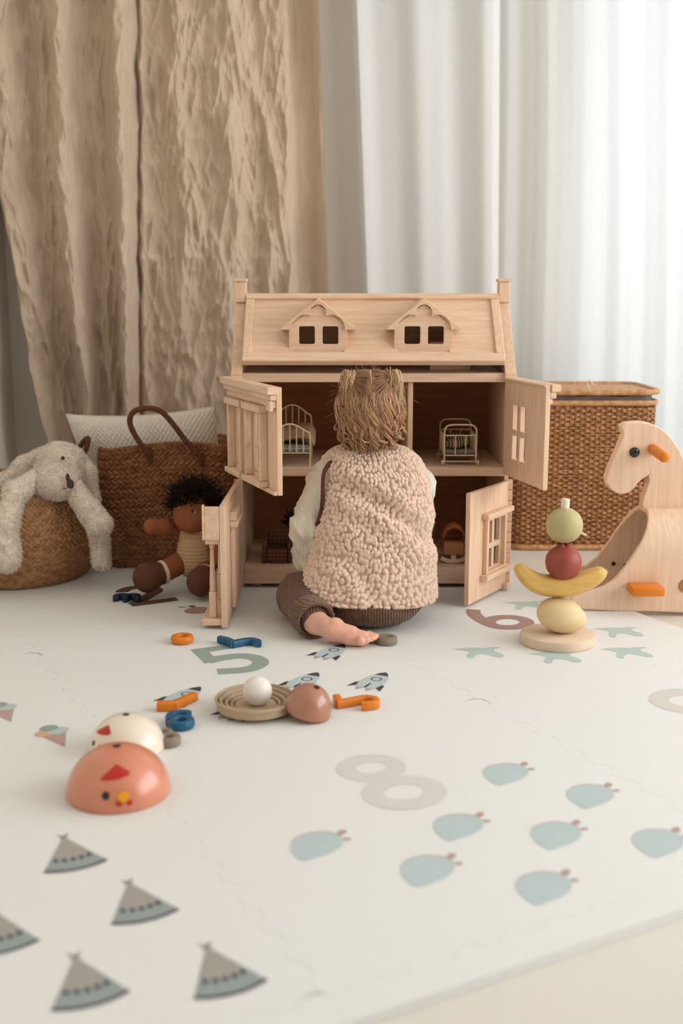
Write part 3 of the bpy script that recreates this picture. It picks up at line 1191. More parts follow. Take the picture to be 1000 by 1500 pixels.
# upper right door: inner face to the camera, four panes, trim on the far side (local +y)
wr = [rect(.050, .078, .376, .430), rect(.092, .120, .376, .430), rect(.050, .078, .310, .363), rect(.092, .120, .310, .363)]
dUR = door(.371, 2.528, .424, 2.312, .268, .486, .222, wr)
mk('cornice', join(bx(-.003, .226, T2 + .0003, .026, .472, .4865, .001), bx(0, .222, T2 + .0003, .018, .458, .4715, .001), bx(.004, .218, T2 + .0003, .012, .446, .4575, .001)), WOOD, dUR)
mk('top_moulding', bx(-.002, .225, -.010, -T2 - .0003, .481, .4865, .001), WOOD, dUR)
mk('window_hood', bx(.030, .140, T2 + .0003, .024, .436, .4455, .001), WOOD, dUR)
mk('window_sill', bx(.030, .140, T2 + .0003, .024, .296, .3055, .001), WOOD, dUR)
mk('shutter', bx(.128, .150, T2 + .0003, .012, .306, .4355, .001), WOODV, dUR)
# lower right door: outer face (local +y) towards the camera with a framed window
wr = [rect(.040, .068, .125, .178), rect(.080, .110, .125, .178), rect(.040, .068, .070, .113), rect(.080, .110, .070, .113)]
dLR = door(.374, 2.524, .271, 2.364, .006, .252, .192, wr)
f = mk('window_frame', to_frame(.024, .126, .062, .186, T2 + .0003, .016, .010), WOODV, dLR, smooth=False)
mk('window_hood', bx(.000, .134, T2 + .0003, .022, .1865, .198, .001), WOOD, f)
mk('window_sill', bx(.000, .138, T2 + .0003, .024, .050, .0615, .001), WOOD, f)
mk('base_block', bx(.000, .020, T2 + .0003, .018, .006, .018, .001), WOOD, dLR)
q0 = None
for i in range(10):
    z = .012 + i * .0245
    if q0 is None:
        q0 = mk('corner_stone', bx(-.007, .007, -.003, .003, 0, .0232, .001), WOOD, house, loc=(.3815 - HX, -.0045, z))
    else:
        share(q0, 'corner_stone', house, (.3815 - HX, -.0045, z))
for i in range(8):
    share(q0, 'corner_stone', house, (-.2445 - HX, -.0045, .278 + i * .0245))
for i in range(10):
    share(q0, 'corner_stone', house, (-.2365 - HX, -.0045, .012 + i * .0245))
# lower left door with the porch on its outer side (local -y)
dLL = door(-.2335, 2.522, -.2375, 2.195, .006, .256, .326, [rect(.055, .120, .07, .20)])
pr = mk('porch_roof', xf(bx(.150, .318, -.038, 0, -.004, .004, .001), Matrix.Translation((0, -.006, .247)) @ Matrix.Rotation(math.radians(62), 4, 'X') @ Matrix.Translation((0, 0, 0))), WOOD, dLL)
mk('porch_beam', bx(.150, .318, -.036, -.0058, .176, .186, .001), WOOD, dLL)
mk('porch_gable', bx(.3185, .3255, -.036, -.0058, .1865, .254, .001), WOOD, dLL)
mk('gable_edge', bx(.3185, .329, -.040, -.0362, .1865, .258, .001), WOOD, dLL)
post = [(.0035, .175), (.0055, .172), (.0055, .168), (.0038, .165), (.0042, .150), (.0052, .120), (.0064, .092), (.0056, .084), (.0066, .081), (.0066, .078), (.0042, .076)][::-1]
for x in (.165, .305):
    p = mk('porch_post', xf(lathe(post, 14), Matrix.Translation((x, -.024, 0))), WOODV, dLL)
    mk('post_base', bx(x - .0072, x + .0072, -.0312, -.0168, .022, .0765, .001), WOODV, p)
mk('porch_step', bx(.145, .322, -.046, -.0058, .008, .0215, .001), WOOD, dLL)
mk('door_ledge', bx(.130, .245, T2 + .0003, .022, .196, .208, .001), WOOD, dLL)
mk('door_leaf', bx(.140, .235, T2 + .0003, .014, .022, .1955, .001), WOODV, dLL)
mk('door_lintel', bx(.135, .240, T2 + .0003, .018, .2085, .226, .001), WOOD, dLL)

# ------------------------------------------------------------------ toy furniture in the rooms


def wire_end(pts, r=.0016, n=26):
    return tube(catmull(pts, n), r, 6)


FL2 = .281
bed = empty('toy_bed', (-.09, 2.60, FL2))
tag(bed, 'cream wire toy bed with brown blanket in the upper left dollhouse room', 'toy bed')


def bed_end(y, h):
    x0, x1 = -.163, -.072
    z = FL2
    xm = (x0 + x1) / 2
    parts = [tube(catmull([(x0, y, z), (x0, y, z + h * .72), (x0 + .010, y, z + h * .84), (xm - .016, y, z + h * .96), (xm, y, z + h), (xm + .016, y, z + h * .96), (x1 - .010, y, z + h * .84), (x1, y, z + h * .72), (x1, y, z)], 44), .0018, 6),
             tube([(x0, y, z + .032), (x1, y, z + .032)], .0014, 6)]
    for i in range(1, 6):
        x = x0 + (x1 - x0) * i / 6
        hh = h * (.80 + .19 * math.sin(PI * i / 6))
        parts.append(tube([(x, y, z + .032), (x, y, z + hh)], .0012, 5))
    return join(*parts)


mkw('footboard', bed_end(2.548, .098), WIRE, bed)
mkw('headboard', bed_end(2.69, .128), WIRE, bed)
mkw('side_rail', join(tube([(-.163, 2.549, FL2 + .03), (-.163, 2.689, FL2 + .03)], .0014, 6), tube([(-.072, 2.549, FL2 + .03), (-.072, 2.689, FL2 + .03)], .0014, 6)), WIRE, bed)
mkw('mattress', bx(-.161, -.074, 2.5515, 2.687, FL2 + .034, FL2 + .048, .004), TEALCHK, bed)
S, T = np.meshgrid(np.linspace(0, 1, 40), np.linspace(0, 1, 30))
bl = np.stack([-.164 + .104 * S, 2.553 + .12 * T, FL2 + .058 + .016 * T + .010 * fbm(S * 4, T * 4, 2) + .012 * S - .012 * smooth01((.1 - S) / .1) - .02 * smooth01((S - .86) / .14)], -1).reshape(-1, 3)
o = mkw('blanket', (bl, grid_faces(40, 30)), BLANKET, bed, auto=None)
o.modifiers.new('thick', 'SOLIDIFY').thickness = .008

crib = empty('toy_crib', (.272, 2.62, FL2))
tag(crib, 'brass wire toy crib on wheels in the upper right dollhouse room', 'toy crib')


def crib_end(y, h=.088):
    x0, x1 = .236, .309
    z = FL2 + .006
    p = [tube(catmull([(x0, y, z), (x0, y, z + h * .8), (x0 + .003, y, z + h * .93), (x0 + .014, y, z + h), (x1 - .014, y, z + h), (x1 - .003, y, z + h * .93), (x1, y, z + h * .8), (x1, y, z)], 40), .0017, 6)]
    for zz in (.004, .018, .064):
        p.append(tube([(x0, y, z + zz), (x1, y, z + zz)], .0013, 6))
    for f_ in (.34, .67):
        p.append(tube([(x0 + (x1 - x0) * f_, y, z + .018), (x0 + (x1 - x0) * f_, y, z + .064)], .0012, 5))
    return join(*p)


mkw('end_frame', crib_end(2.565), WIRE, crib)
mkw('end_frame', crib_end(2.685), WIRE, crib)
for x in (.236, .309):
    mkw('side_rail', join(*[tube([(x, 2.566, FL2 + .006 + zz), (x, 2.684, FL2 + .006 + zz)], .0012, 5) for zz in (.018, .064)] +
                          [tube([(x, y, FL2 + .024), (x, y, FL2 + .070)], .001, 5) for y in np.linspace(2.585, 2.665, 5)]), WIRE, crib)
    for y in (2.565, 2.685):
        mkw('wheel', xf(lathe([(.0005, -.002), (.0062, -.002), (.0068, 0), (.0062, .002), (.0005, .002)], 16), Matrix.Translation((x + (.0042 if x > .27 else -.0042), y, FL2 + .0069)) @ Matrix.Rotation(PI / 2, 4, 'Y')), WIRE, crib)
mkw('mattress', bx(.239, .306, 2.568, 2.682, FL2 + .026, FL2 + .036, .003), LINER, crib)
mkw('bedding', blob([('e', (.262, 2.60, FL2 + .046), (.020, .026, .013)), ('e', (.284, 2.63, FL2 + .05), (.018, .04, .016)), ('e', (.27, 2.66, FL2 + .052), (.026, .016, .012))], .003, .01), STRIPE, crib)

FL1 = .0485
arm = empty('toy_armchair', (-.148, 2.60, FL1))
tag(arm, 'brown checked toy armchair in the lower left dollhouse room', 'toy armchair')
mkw('seat', bx(-.176, -.126, 2.568, 2.63, FL1, FL1 + .034, .005), CHKBROWN, arm)
mkw('backrest', bx(-.178, -.124, 2.6305, 2.645, FL1, FL1 + .066, .006), CHKBROWN, arm)
for x in (-.1855, -.1255):
    mkw('armrest', bx(x, x + .009, 2.566, 2.630, FL1, FL1 + .050, .004), CHKBROWN, arm)
lamp = empty('toy_plant', (-.12, 2.73, FL1))
tag(lamp, 'dark leafy toy shape in the shadow behind the checked toy armchair', 'toy plant')
mkw('pot', xf(lathe([(.010, 0), (.014, .004), (.016, .026), (.015, .028), (.0125, .0275), (.012, .024)], 18), Matrix.Translation((-.12, 2.73, FL1))), RUST, lamp)
lv = []
for i in range(11):
    a = i * 2.4
    r = .016 + .012 * (i % 3) / 2
    z = FL1 + .026
    P = catmull([(-.12, 2.73, z), (-.12 + .4 * r * math.cos(a), 2.73 + .4 * r * math.sin(a), z + .035), (-.12 + 1.4 * r * math.cos(a), 2.73 + 1.4 * r * math.sin(a), z + .045 + .012 * (i % 4))], 8)
    lv.append(tube(P, np.array([.001, .002, .0035, .005, .006, .0055, .004, .001]), 6))
mkw('leaves', join(*lv), NAVY, lamp)

cradle = empty('toy_cradle', (.262, 2.60, FL1))
tag(cradle, 'wooden toy cradle with rust cloth hood in the lower right dollhouse room', 'toy cradle')
hood = []
for i in range(9):
    t = i / 8 * PI * .62
    n = 16
    a = np.linspace(0, PI, n)
    hood.append(np.stack([.262 + .026 * np.cos(a), 2.575 + .035 * math.cos(t) + 0 * a, FL1 + .050 + (.034 + .002 * (i % 2)) * np.sin(a) * (0.35 + .65 * math.sin(t + .5)) + 0.012 * math.sin(t)], 1))
Vh = np.vstack(hood)
o = mkw('hood', (Vh, grid_faces(16, 9)), RUST, cradle, auto=None)
o.modifiers.new('thick', 'SOLIDIFY').thickness = .003
mkw('basket', bx(.238, .286, 2.56, 2.66, FL1 + .022, FL1 + .052, .004), WOODIN, cradle)
for y in (2.568, 2.645):
    V, F = sweep(arc(0, .05, .05, -125, -55, 12), .010, .008)
    V = np.stack([.262 + V[:, 0], y + V[:, 2], FL1 + .005 + V[:, 1]], 1)
    mkw('rocker', (V, F), WOOD, cradle)
    mkw('leg', bx(.256, .268, y, y + .006, FL1 + .008, FL1 + .024, .001), WOOD, cradle)

# ================================================================== RATTAN HAMPER
hx0, hx1, hy0, hy1 = 0.446, 0.842, 2.97, 3.255
hcx, hcy = (hx0 + hx1) / 2, (hy0 + hy1) / 2
ham = empty('rattan_hamper', (hcx, hcy, FZ))
tag(ham, 'large rectangular brown rattan hamper with lid behind the rocking horse', 'hamper')


def rrect(hw, hd, r, n):
    """rounded rectangle walked at even steps, with outward normals"""
    seg = [2 * (hw - r), PI / 2 * r, 2 * (hd - r), PI / 2 * r] * 2
    tot = sum(seg)
    out, nor = [], []
    for k in range(n):
        s = tot * k / n
        i = 0
        while s > seg[i]:
            s -= seg[i]
            i += 1
        side, t = i // 2, s
        ang = [-PI / 2, 0, PI / 2, PI][side]
        # corner centres in order after each straight side
        cs = [(hw - r, -hd + r), (hw - r, hd - r), (-hw + r, hd - r), (-hw + r, -hd + r)]
        st = [((-hw + r, -hd), (1, 0)), ((hw, -hd + r), (0, 1)), ((hw - r, hd), (-1, 0)), ((-hw, hd - r), (0, -1))][side]
        if i % 2 == 0:
            out.append((st[0][0] + st[1][0] * t, st[0][1] + st[1][1] * t))
            nor.append((math.cos(ang), math.sin(ang)))
        else:
            a = ang + t / r
            out.append((cs[side][0] + r * math.cos(a), cs[side][1] + r * math.sin(a)))
            nor.append((math.cos(a), math.sin(a)))
    return np.array(out), np.array(nor), tot


hw, hd = (hx1 - hx0) / 2 - .004, (hy1 - hy0) / 2 - .004
NP = 368
pts, nor, tot = rrect(hw, hd, .045, NP)
NST = 92
ph = np.arange(NP) / NP * NST * PI
rows = 100
zs = np.linspace(.020, .386, rows)
VV, FF = [], []
n5 = 4
aa = np.arange(n5) * 2 * PI / n5
gf = None
for r_ in range(rows):
    off = .0026 * np.sin(ph + (r_ // 2 % 2) * PI)
    jit = .0010 * (vnoise(np.arange(NP) / 23.0, r_ * 1.7 + 0 * np.arange(NP), 5) - .5)
    c = pts + nor * (off)[:, None]
    rr_ = .0018 * (0.9 + .3 * ((r_ * 7) % 5) / 5)
    ring = np.zeros((NP, n5, 3))
    for q in range(n5):
        ring[:, q, :2] = c + nor * (rr_ * 0.8 * math.cos(aa[q]))
        ring[:, q, 2] = FZ + zs[r_] + jit * 4.5 + rr_ * 1.15 * math.sin(aa[q])
    base = r_ * NP * n5
    I, Q = np.meshgrid(np.arange(NP), np.arange(n5), indexing='ij')
    f4 = np.stack([I * n5 + Q, ((I + 1) % NP) * n5 + Q, ((I + 1) % NP) * n5 + (Q + 1) % n5, I * n5 + (Q + 1) % n5], -1).reshape(-1, 4) + base
    VV.append(ring.reshape(-1, 3))
    FF.append(f4)
o = mkw('woven_cane', (np.vstack(VV) + np.array([hcx, hcy, 0]), np.vstack(FF)), RATTAN, ham, auto=None)
tag(o, kind='stuff')
st = []
p84, n84, _ = rrect(hw, hd, .045, NST)
for i in range(NST):
    st.append(np.array([(p84[i, 0] + hcx, p84[i, 1] + hcy, FZ + z) for z in np.linspace(.006, .395, 6)]))
o = mkw('cane_stakes', tubes(np.array(st), .0028, .0028, 6), RATTAN_D, ham, auto=None)
tag(o, kind='stuff')


def rim(z, r, grow=0.0, m=RATTAN, name='rim', parent=ham):
    P, N_, _ = rrect(hw + grow, hd + grow, .047 + grow, 120)
    P = np.vstack([P, P[:1]])
    line = np.column_stack([P[:, 0] + hcx, P[:, 1] + hcy, np.full(len(P), FZ + z)])
    return mkw(name, tube(line, r, 8, False), m, parent)


rim(.008, .0085, .002, name='foot_rim')
rim(.398, .0075, .003, name='top_rim')
lin_pts, _, _ = rrect(hw - .008, hd - .008, .04, 100)
wob = .004 * (vnoise(np.arange(100) / 3.0, 0 * np.arange(100), 4) - .5)
mkw('cloth_liner', loft([np.column_stack([lin_pts[:, 0] + hcx, lin_pts[:, 1] + hcy, np.full(100, FZ + z)]) + np.column_stack([wob, wob * 2, wob * (2 if z > .39 else 0)]) for z in (.03, .35, .40, .4165)]), LINER, ham)
lid = mkw('lid', loft([np.column_stack([lin_pts[:, 0] * (1.03 - .004 * k) + hcx, lin_pts[:, 1] * (1.03 - .004 * k) + hcy, np.full(100, FZ + .421 + .003 * k)]) for k in range(3)]), RATTAN, ham)
rim(.4265, .0075, .006, name='lid_rim', parent=lid)
mkw('tie', tube(catmull([(.655, 2.98, FZ + .432), (.648, 2.982, FZ + .452), (.655, 2.98, FZ + .458), (.667, 2.984, FZ + .444), (.675, 2.98, FZ + .449)], 20), .0014, 5), PEG, lid)

# ================================================================== SEAGRASS BASKETS


def braid(s, z, pitch, row):
    """herringbone plait: s along the wall, z up, rows of slanted strands"""
    r = z / row
    ri = np.floor(r)
    f = r - ri
    sg = np.where(np.mod(ri, 2) == 0, 1.0, -1.0)
    p = s / pitch + sg * (f - .5) * 0.9 + 0.37 * ri
    strand = np.abs(np.sin(PI * p))
    return (0.12 + 0.88 * strand ** 0.8) * np.sqrt(np.clip(1 - 0.8 * (2 * f - 1) ** 6, 0, 1))


# round belly basket
b1 = empty('belly_basket', (-.775, 2.66, 0))
tag(b1, 'round bulging seagrass basket at the left wall with a plush rabbit in it', 'basket')
prof = catmull([(.135, 0), (.152, .008), (.176, .06), (.187, .11), (.180, .165), (.158, .212), (.146, .232)], 150)
NA = 540
ang = np.arange(NA) * 2 * PI / NA
Zp = np.broadcast_to(prof[:, 1][:, None], (150, NA))
Rp = np.broadcast_to(prof[:, 0][:, None], (150, NA))
arcl = np.concatenate([[0], np.cumsum(np.linalg.norm(np.diff(prof, axis=0), axis=1))])[:, None] + 0 * Rp
sw = ang[None, :] * .17 + 0 * Rp
upper = braid(sw, arcl, .0125, .0115)
lower = braid(sw, arcl, .0125, .0085) * .8
wgt = smooth01((arcl - .09) / .02)
D = .0075 * (upper * wgt + lower * (1 - wgt)) + .004 * (fbm(sw * 20, arcl * 20, 7, 3) - .5) + .004 * np.sin(3 * ang)[None, :]
Rr = Rp + D
outer = np.stack([Rr * np.cos(ang), Rr * np.sin(ang), Zp], -1).reshape(-1, 3)
inner = [np.stack([r * np.cos(ang), r * np.sin(ang), np.full(NA, z)], 1) for r, z in ((.141, .233), (.137, .226), (.150, .19), (.176, .11), (.150, .02), (.004, .012))]
V = np.vstack([outer] + inner)
mk('basket_wall', (V, grid_faces(NA, 156, True)), SEAGRASS, b1, auto=None)
mk('bottom', lathe([(.002, .001), (.13, .001), (.137, .004), (.13, .009), (.002, .009)], 48), SEAGRASS, b1)
t = np.linspace(0, 2 * PI, 200)
mk('braided_rim', join(*[tube(np.stack([(.1455 + .003 * np.cos(30 * t + q)) * np.cos(t), (.1455 + .003 * np.cos(30 * t + q)) * np.sin(t), .236 + .003 * np.sin(30 * t + q)], 1), .0034, 6, False) for q in (0, PI)]), SEAGRASS, b1)

# big squared basket
b2c = (-.432, 2.815, 0)
b2 = empty('storage_basket', b2c)
tag(b2, 'tall squared dark seagrass basket with rope handles and a pillow inside', 'basket')
NB = 560
p2, n2, tot2 = rrect(.165, .095, .06, NB)
zz = np.linspace(0, .298, 150)
S2 = (np.arange(NB) / NB * tot2)[None, :] + 0 * zz[:, None]
Z2 = zz[:, None] + 0 * S2
D2_ = .0080 * braid(S2, Z2, .0140, .0120) + .006 * (fbm(S2 * 12, Z2 * 12, 9, 3) - .5)
bul = .012 * np.sin(PI * np.clip(zz / .3, 0, 1))[:, None] - .010 * (1 - smooth01(zz / .03))[:, None]
P2 = p2[None] + n2[None] * (D2_ + bul)[..., None]
outer = np.concatenate([P2, Z2[..., None]], -1)
outer[..., 2] += (.010 * np.sin(p2[:, 0] * 14 + 1.0))[None, :] * (zz / .3)[:, None]
inn = []
for g_, z in ((-.006, .300), (-.010, .29), (-.008, .15), (-.012, .02), (-.09, .012)):
    inn.append(np.column_stack([p2[:, 0] + n2[:, 0] * g_, p2[:, 1] + n2[:, 1] * g_, z + (.010 * np.sin(p2[:, 0] * 14 + 1.0)) * (z / .3)]))
V = np.vstack([outer.reshape(-1, 3)] + inn)
mk('basket_wall', (V, grid_faces(NB, 155, True)), SEAGRASS_D, b2, auto=None)
mk('bottom', loft([np.column_stack([p2[:, 0][::7] * k, p2[:, 1][::7] * k, np.full(80, z)]) for k, z in ((.3, .001), (.93, .001), (.96, .006), (.93, .011), (.3, .011))]), SEAGRASS_D, b2)
tt = np.arange(361) / 360
idx = (tt * (NB - 1)).astype(int)
ctr = p2[idx]
rimz = .301 + .010 * np.sin(ctr[:, 0] * 14 + 1.0)
mk('braided_rim', join(*[tube(np.column_stack([ctr[:, 0] + n2[idx, 0] * (.001 + .0035 * np.cos(56 * 2 * PI * tt + q)), ctr[:, 1] + n2[idx, 1] * (.001 + .0035 * np.cos(56 * 2 * PI * tt + q)), rimz + .0035 * np.sin(56 * 2 * PI * tt + q)]), .0042, 6, False) for q in (0, PI)]), SEAGRASS_D, b2)


def twist(path, r, turns, n=160, strands=3):
    P = catmull(path, n)
    T_, N_, B_ = frames(P)
    t_ = np.linspace(0, 1, n)
    out = []
    for q in range(strands):
        a_ = 2 * PI * (turns * t_ + q / strands)
        out.append(tube(P + r * .55 * (np.cos(a_)[:, None] * N_ + np.sin(a_)[:, None] * B_), r * .62, 6))
    return join(*out)


def loc_(px, py, Y):
    return tuple(at(px, py, Y) - np.array(b2c))


mk('rope_handle', twist([loc_(220, 678, 2.705), loc_(216, 664, 2.700), loc_(199, 640, 2.69), loc_(190, 618, 2.685), loc_(196, 603, 2.685), loc_(216, 598, 2.688), loc_(236, 603, 2.69), loc_(254, 622, 2.69), loc_(272, 646, 2.695), loc_(292, 668, 2.70), loc_(294, 680, 2.705)], .0064, 24), ROPE, b2)
mk('rope_handle', twist([loc_(112, 672, 2.78), loc_(117, 655, 2.76), loc_(125, 644, 2.75), loc_(129, 643, 2.74), loc_(127, 655, 2.735), loc_(121, 668, 2.735)], .0060, 9, 80), ROPE, b2)

# pillow standing in the basket
pil = empty('waffle_pillow', (-.50, 2.815, .02))
tag(pil, 'cream waffle-knit pillow standing in the dark squared basket', 'pillow')
NUx, NUz = 210, 150
S, T = np.meshgrid(np.linspace(-1, 1, NUx), np.linspace(-1, 1, NUz))
bl_, br_, tr_, tl_ = (np.array(q) for q in ((-.585, .06), (-.29, .06), (-.318, .392), (-.690, .372)))
a_, b_ = (S + 1) / 2, (T + 1) / 2
XZ = (1 - b_)[..., None] * ((1 - a_)[..., None] * bl_ + a_[..., None] * br_) + b_[..., None] * ((1 - a_)[..., None] * tl_ + a_[..., None] * tr_)
XZ[..., 1] -= .013 * (1 - S ** 2) * smooth01((T - .2) / .8)
puff = .050 * (np.clip(1 - S ** 4, 0, 1) * np.clip(1 - T ** 4, 0, 1)) ** .55
waf = .0032 * (np.abs(np.sin(PI * (a_ * 30 + b_ * 20))) * np.abs(np.sin(PI * (a_ * 30 - b_ * 20)))) ** .8
cr = .004 * (fbm(a_ * 5, b_ * 5, 4) - .5) * (1 - S ** 4)
Vf = np.stack([XZ[..., 0], 2.815 - puff - waf - cr, XZ[..., 1]], -1).reshape(-1, 3)
Vb = np.stack([XZ[..., 0], 2.815 + puff * .8, XZ[..., 1]], -1).reshape(-1, 3)
gF = grid_faces(NUx, NUz)
mkw('cover', (np.vstack([Vf, Vb]), np.vstack([gF, gF[:, ::-1] + len(Vf)])), PILLOW, pil, auto=None)
edge = [(tl_, tr_), (tr_, br_)]
top = np.array([XZ[-1, i] for i in range(0, NUx, 6)])
mkw('seam', tube(np.column_stack([top[:, 0], np.full(len(top), 2.815), top[:, 1] + .0005]), .002, 6), PILLOW, pil)

# ================================================================== PLUSH RABBIT
bun = empty('plush_rabbit', (-.72, 2.60, .20))
tag(bun, 'cream plush rabbit with long ears slumped over the rim of the round basket', 'plush toy')


def A(px, py, Y):
    return tuple(at(px, py, Y))


def plush(name, prims, n, parent=bun, vox=.0045, k=.02, m=PLUSH, amp=.0022, L=.0065):
    V, F = blob(prims, vox, k)
    N_ = vnormals(V, F)
    V = V + N_ * (amp * (fbm(V[:, 0] * 70 + V[:, 1] * 40, V[:, 2] * 70 + V[:, 1] * 30, 3, 3)[:, None] - .4) * 2)
    o = mkw(name, (V, F), m, parent, auto=None)
    f_ = mkw('fur', fuzz((V, F), n, L, .0016, 3, (0, 0, -.35)), m, o, smooth=False)
    tag(f_, kind='stuff')
    return o


head = plush('head', [('e', A(86, 684, 2.585), (.052, .055, .058)), ('e', A(74, 704, 2.555), (.042, .05, .038)), ('e', A(92, 708, 2.535), (.036, .042, .032)), ('e', A(104, 684, 2.60), (.034, .05, .046))], 16000)
mkw('nose', blob([('e', A(103, 709, 2.487), (.0085, .006, .011)), ('e', A(99, 699, 2.490), (.005, .005, .009))], .002, .006), NOSE, head)
mkw('eye', ellipsoid(A(92, 671, 2.530), (.0046, .004, .0046), 16, 10), BLACK, head)
mkw('mouth', tube(catmull([A(84, 719, 2.497), A(90, 717, 2.494), A(98, 715, 2.490)], 12), .0009, 5), NOSE, head)
plush('ear', [('c', A(64, 664, 2.62), A(36, 684, 2.61), .016, .021), ('c', A(36, 684, 2.61), A(2, 716, 2.585), .021, .022), ('c', A(2, 716, 2.585), A(-16, 740, 2.56), .022, .014)], 6000)
plush('ear', [('c', A(112, 664, 2.62), A(126, 690, 2.60), .014, .017), ('c', A(126, 690, 2.60), A(137, 730, 2.60), .017, .015)], 4000)
plush('body', [('e', (-.76, 2.66, .20), (.095, .10, .06)), ('e', (-.71, 2.62, .235), (.06, .06, .035))], 5000)
plush('arm', [('c', A(52, 702, 2.535), A(22, 722, 2.50), .022, .025), ('c', A(22, 722, 2.50), A(10, 765, 2.455), .025, .023), ('c', A(10, 765, 2.455), A(8, 800, 2.448), .023, .027), ('c', A(8, 800, 2.448), A(9, 815, 2.445), .030, .032)], 9000, k=.012)
plush('arm', [('c', A(108, 716, 2.53), A(132, 748, 2.50), .022, .022), ('c', A(132, 748, 2.50), A(146, 767, 2.49), .024, .027)], 7000, k=.012)
plush('leg', [('c', A(132, 745, 2.545), A(146, 790, 2.535), .020, .018), ('c', A(146, 790, 2.535), A(149, 820, 2.53), .019, .020)], 5000, k=.012)

# ================================================================== RAG DOLL
dl = empty('rag_doll', (-.325, 2.52, 0))
tag(dl, 'brown-skinned rag doll with black hair and beige romper sitting against the dark basket', 'doll')
hd_c = at(284, 746, 2.50)
hd_o = mkw('head', blob([('e', hd_c, (.047, .046, .050)), ('e', hd_c + np.array([-.004, -.02, -.020]), (.038, .034, .030)), ('e', hd_c + np.array([-.019, -.047, -.008]), (.006, .006, .006))], .0035, .012), DOLLSKIN, dl, auto=None)
for px, py, Y in ((282, 749, 2.452), (261, 740, 2.463)):
    e = mkw('eye', ellipsoid(A(px + 1, py + 1, Y + .0015), (.0052, .003, .0058), 14, 8), SOCK, hd_o)
    mkw('pupil', ellipsoid(A(px, py, Y - .001), (.0038, .003, .0048), 14, 8), BLACK, e)
mkw('brow', tube(catmull([A(278, 742, 2.4515), A(283, 738, 2.4515), A(289, 731, 2.455)], 10), .0008, 5), DOLLHAIR, hd_o)
mkw('romper', blob([('e', at(285, 806, 2.50), (.040, .036, .050)), ('e', at(288, 825, 2.505), (.046, .040, .036)), ('c', at(275, 775, 2.505), at(300, 775, 2.505), .022, .022)], .004, .015), ROMPER, dl, auto=None)
mkw('collar_bow', blob([('e', A(268, 771, 2.468), (.006, .004, .0045)), ('e', A(277, 771, 2.466), (.005, .004, .004))], .0018, .003), SHOE, dl, auto=None)
mkw('arm', blob([('c', A(262, 777, 2.50), A(240, 772, 2.475), .012, .016), ('c', A(240, 772, 2.475), A(222, 771, 2.46), .017, .018)], .003, .01), DOLLSKIN, dl, auto=None)
mkw('arm', blob([('c', A(305, 780, 2.50), A(318, 800, 2.48), .014, .016), ('c', A(318, 800, 2.48), A(322, 822, 2.47), .016, .016)], .003, .01), DOLLSKIN, dl, auto=None)
for lg, sh in (((268, 822, 2.50, 240, 838, 2.455), (215, 846, 2.43)), ((300, 832, 2.49, 297, 846, 2.45), (294, 852, 2.425))):
    mkw('leg', blob([('c', A(*lg[:3]), A(*lg[3:]), .026, .024)], .0035, .01), DOLLSKIN, dl, auto=None)
    c = at(*sh)
    c[2] = max(c[2], .036)
    d_ = at(*lg[3:]) - c
    d_ /= np.linalg.norm(d_)
    T_ = np.array(c) + d_ * .036
    sock = tube([T_, T_ + d_ * .008], .0275, 20)
    mkw('sock_band', sock, SOCK, dl)
    mkw('shoe', blob([('e', c, (.030, .026, .034)), ('c', c, c + d_ * .030, .027, .026)], .0035, .012), SHOE, dl, auto=None)
# spiky hair
r2 = np.random.default_rng(5)
strands = []
for i in range(2600):
    v = r2.normal(size=3)
    v /= np.linalg.norm(v)
    if v[2] < .05 or (v[1] < -.30 and v[2] < .42 + .25 * v[0]):
        if not (v[0] > .35 and v[2] > -.5 and v[1] > -.7):
            continue
    root = hd_c + v * np.array([.046, .045, .049])
    dr = v + r2.normal(size=3) * .38 + np.array([0.15, 0, .12])
    dr /= np.linalg.norm(dr)
    L = .020 + .020 * r2.random()
    bend = r2.normal(size=3) * .3
    k_ = np.linspace(0, 1, 5)[:, None]
    strands.append(root - v * .004 + dr * L * k_ + bend * L * k_ ** 2)
mkw('hair', tubes(np.array(strands), .0016, .0005, 3), DOLLHAIR, dl, auto=None)
mkw('hair_cap', blob([('e', hd_c + np.array([.006, .010, .012]), (.050, .046, .050))], .004, .01), DOLLHAIR, dl, auto=None)

# ================================================================== THE CHILD (seen from behind)
kid = empty('person', (.06, 2.30, 0))
tag(kid, 'toddler with two pigtails in a sherpa vest sitting on the mat facing the dollhouse', 'person')
HC = np.array([.059, 2.325, .440])          # head centre
body = [
    ('e', HC, (.060, .075, .070)), ('e', HC + np.array([0, .02, -.03]), (.052, .060, .048)),
    ('c', HC + np.array([0, .004, -.05]), (.060, 2.325, .33), .034, .036),                        # neck
    ('c', (.060, 2.325, .30), (.062, 2.32, .20), .062, .068), ('c', (.062, 2.32, .20), (.064, 2.31, .075), .070, .066),
    ('c', (.060, 2.325, .315), (-.028, 2.325, .300), .034, .026), ('c', (-.028, 2.325, .300), (-.068, 2.318, .19), .024, .020), ('c', (-.068, 2.318, .19), (-.062, 2.345, .085), .020, .015),
    ('e', (-.058, 2.352, .062), (.014, .016, .018)),
    ('c', (.060, 2.325, .315), (.145, 2.335, .295), .034, .026), ('c', (.145, 2.335, .295), (.165, 2.39, .21), .024, .020), ('c', (.165, 2.39, .21), (.135, 2.47, .17), .020, .014),
    ('e', (.128, 2.488, .168), (.015, .018, .012)),
    ('c', (.03, 2.31, .055), (-.072, 2.285, .045), .040, .032), ('c', (-.072, 2.275, .045), (-.052, 2.140, .034), .031, .021),
    ('c', (.10, 2.31, .055), (.150, 2.42, .050), .040, .030), ('c', (.150, 2.42, .050), (.060, 2.44, .034), .028, .020),
]
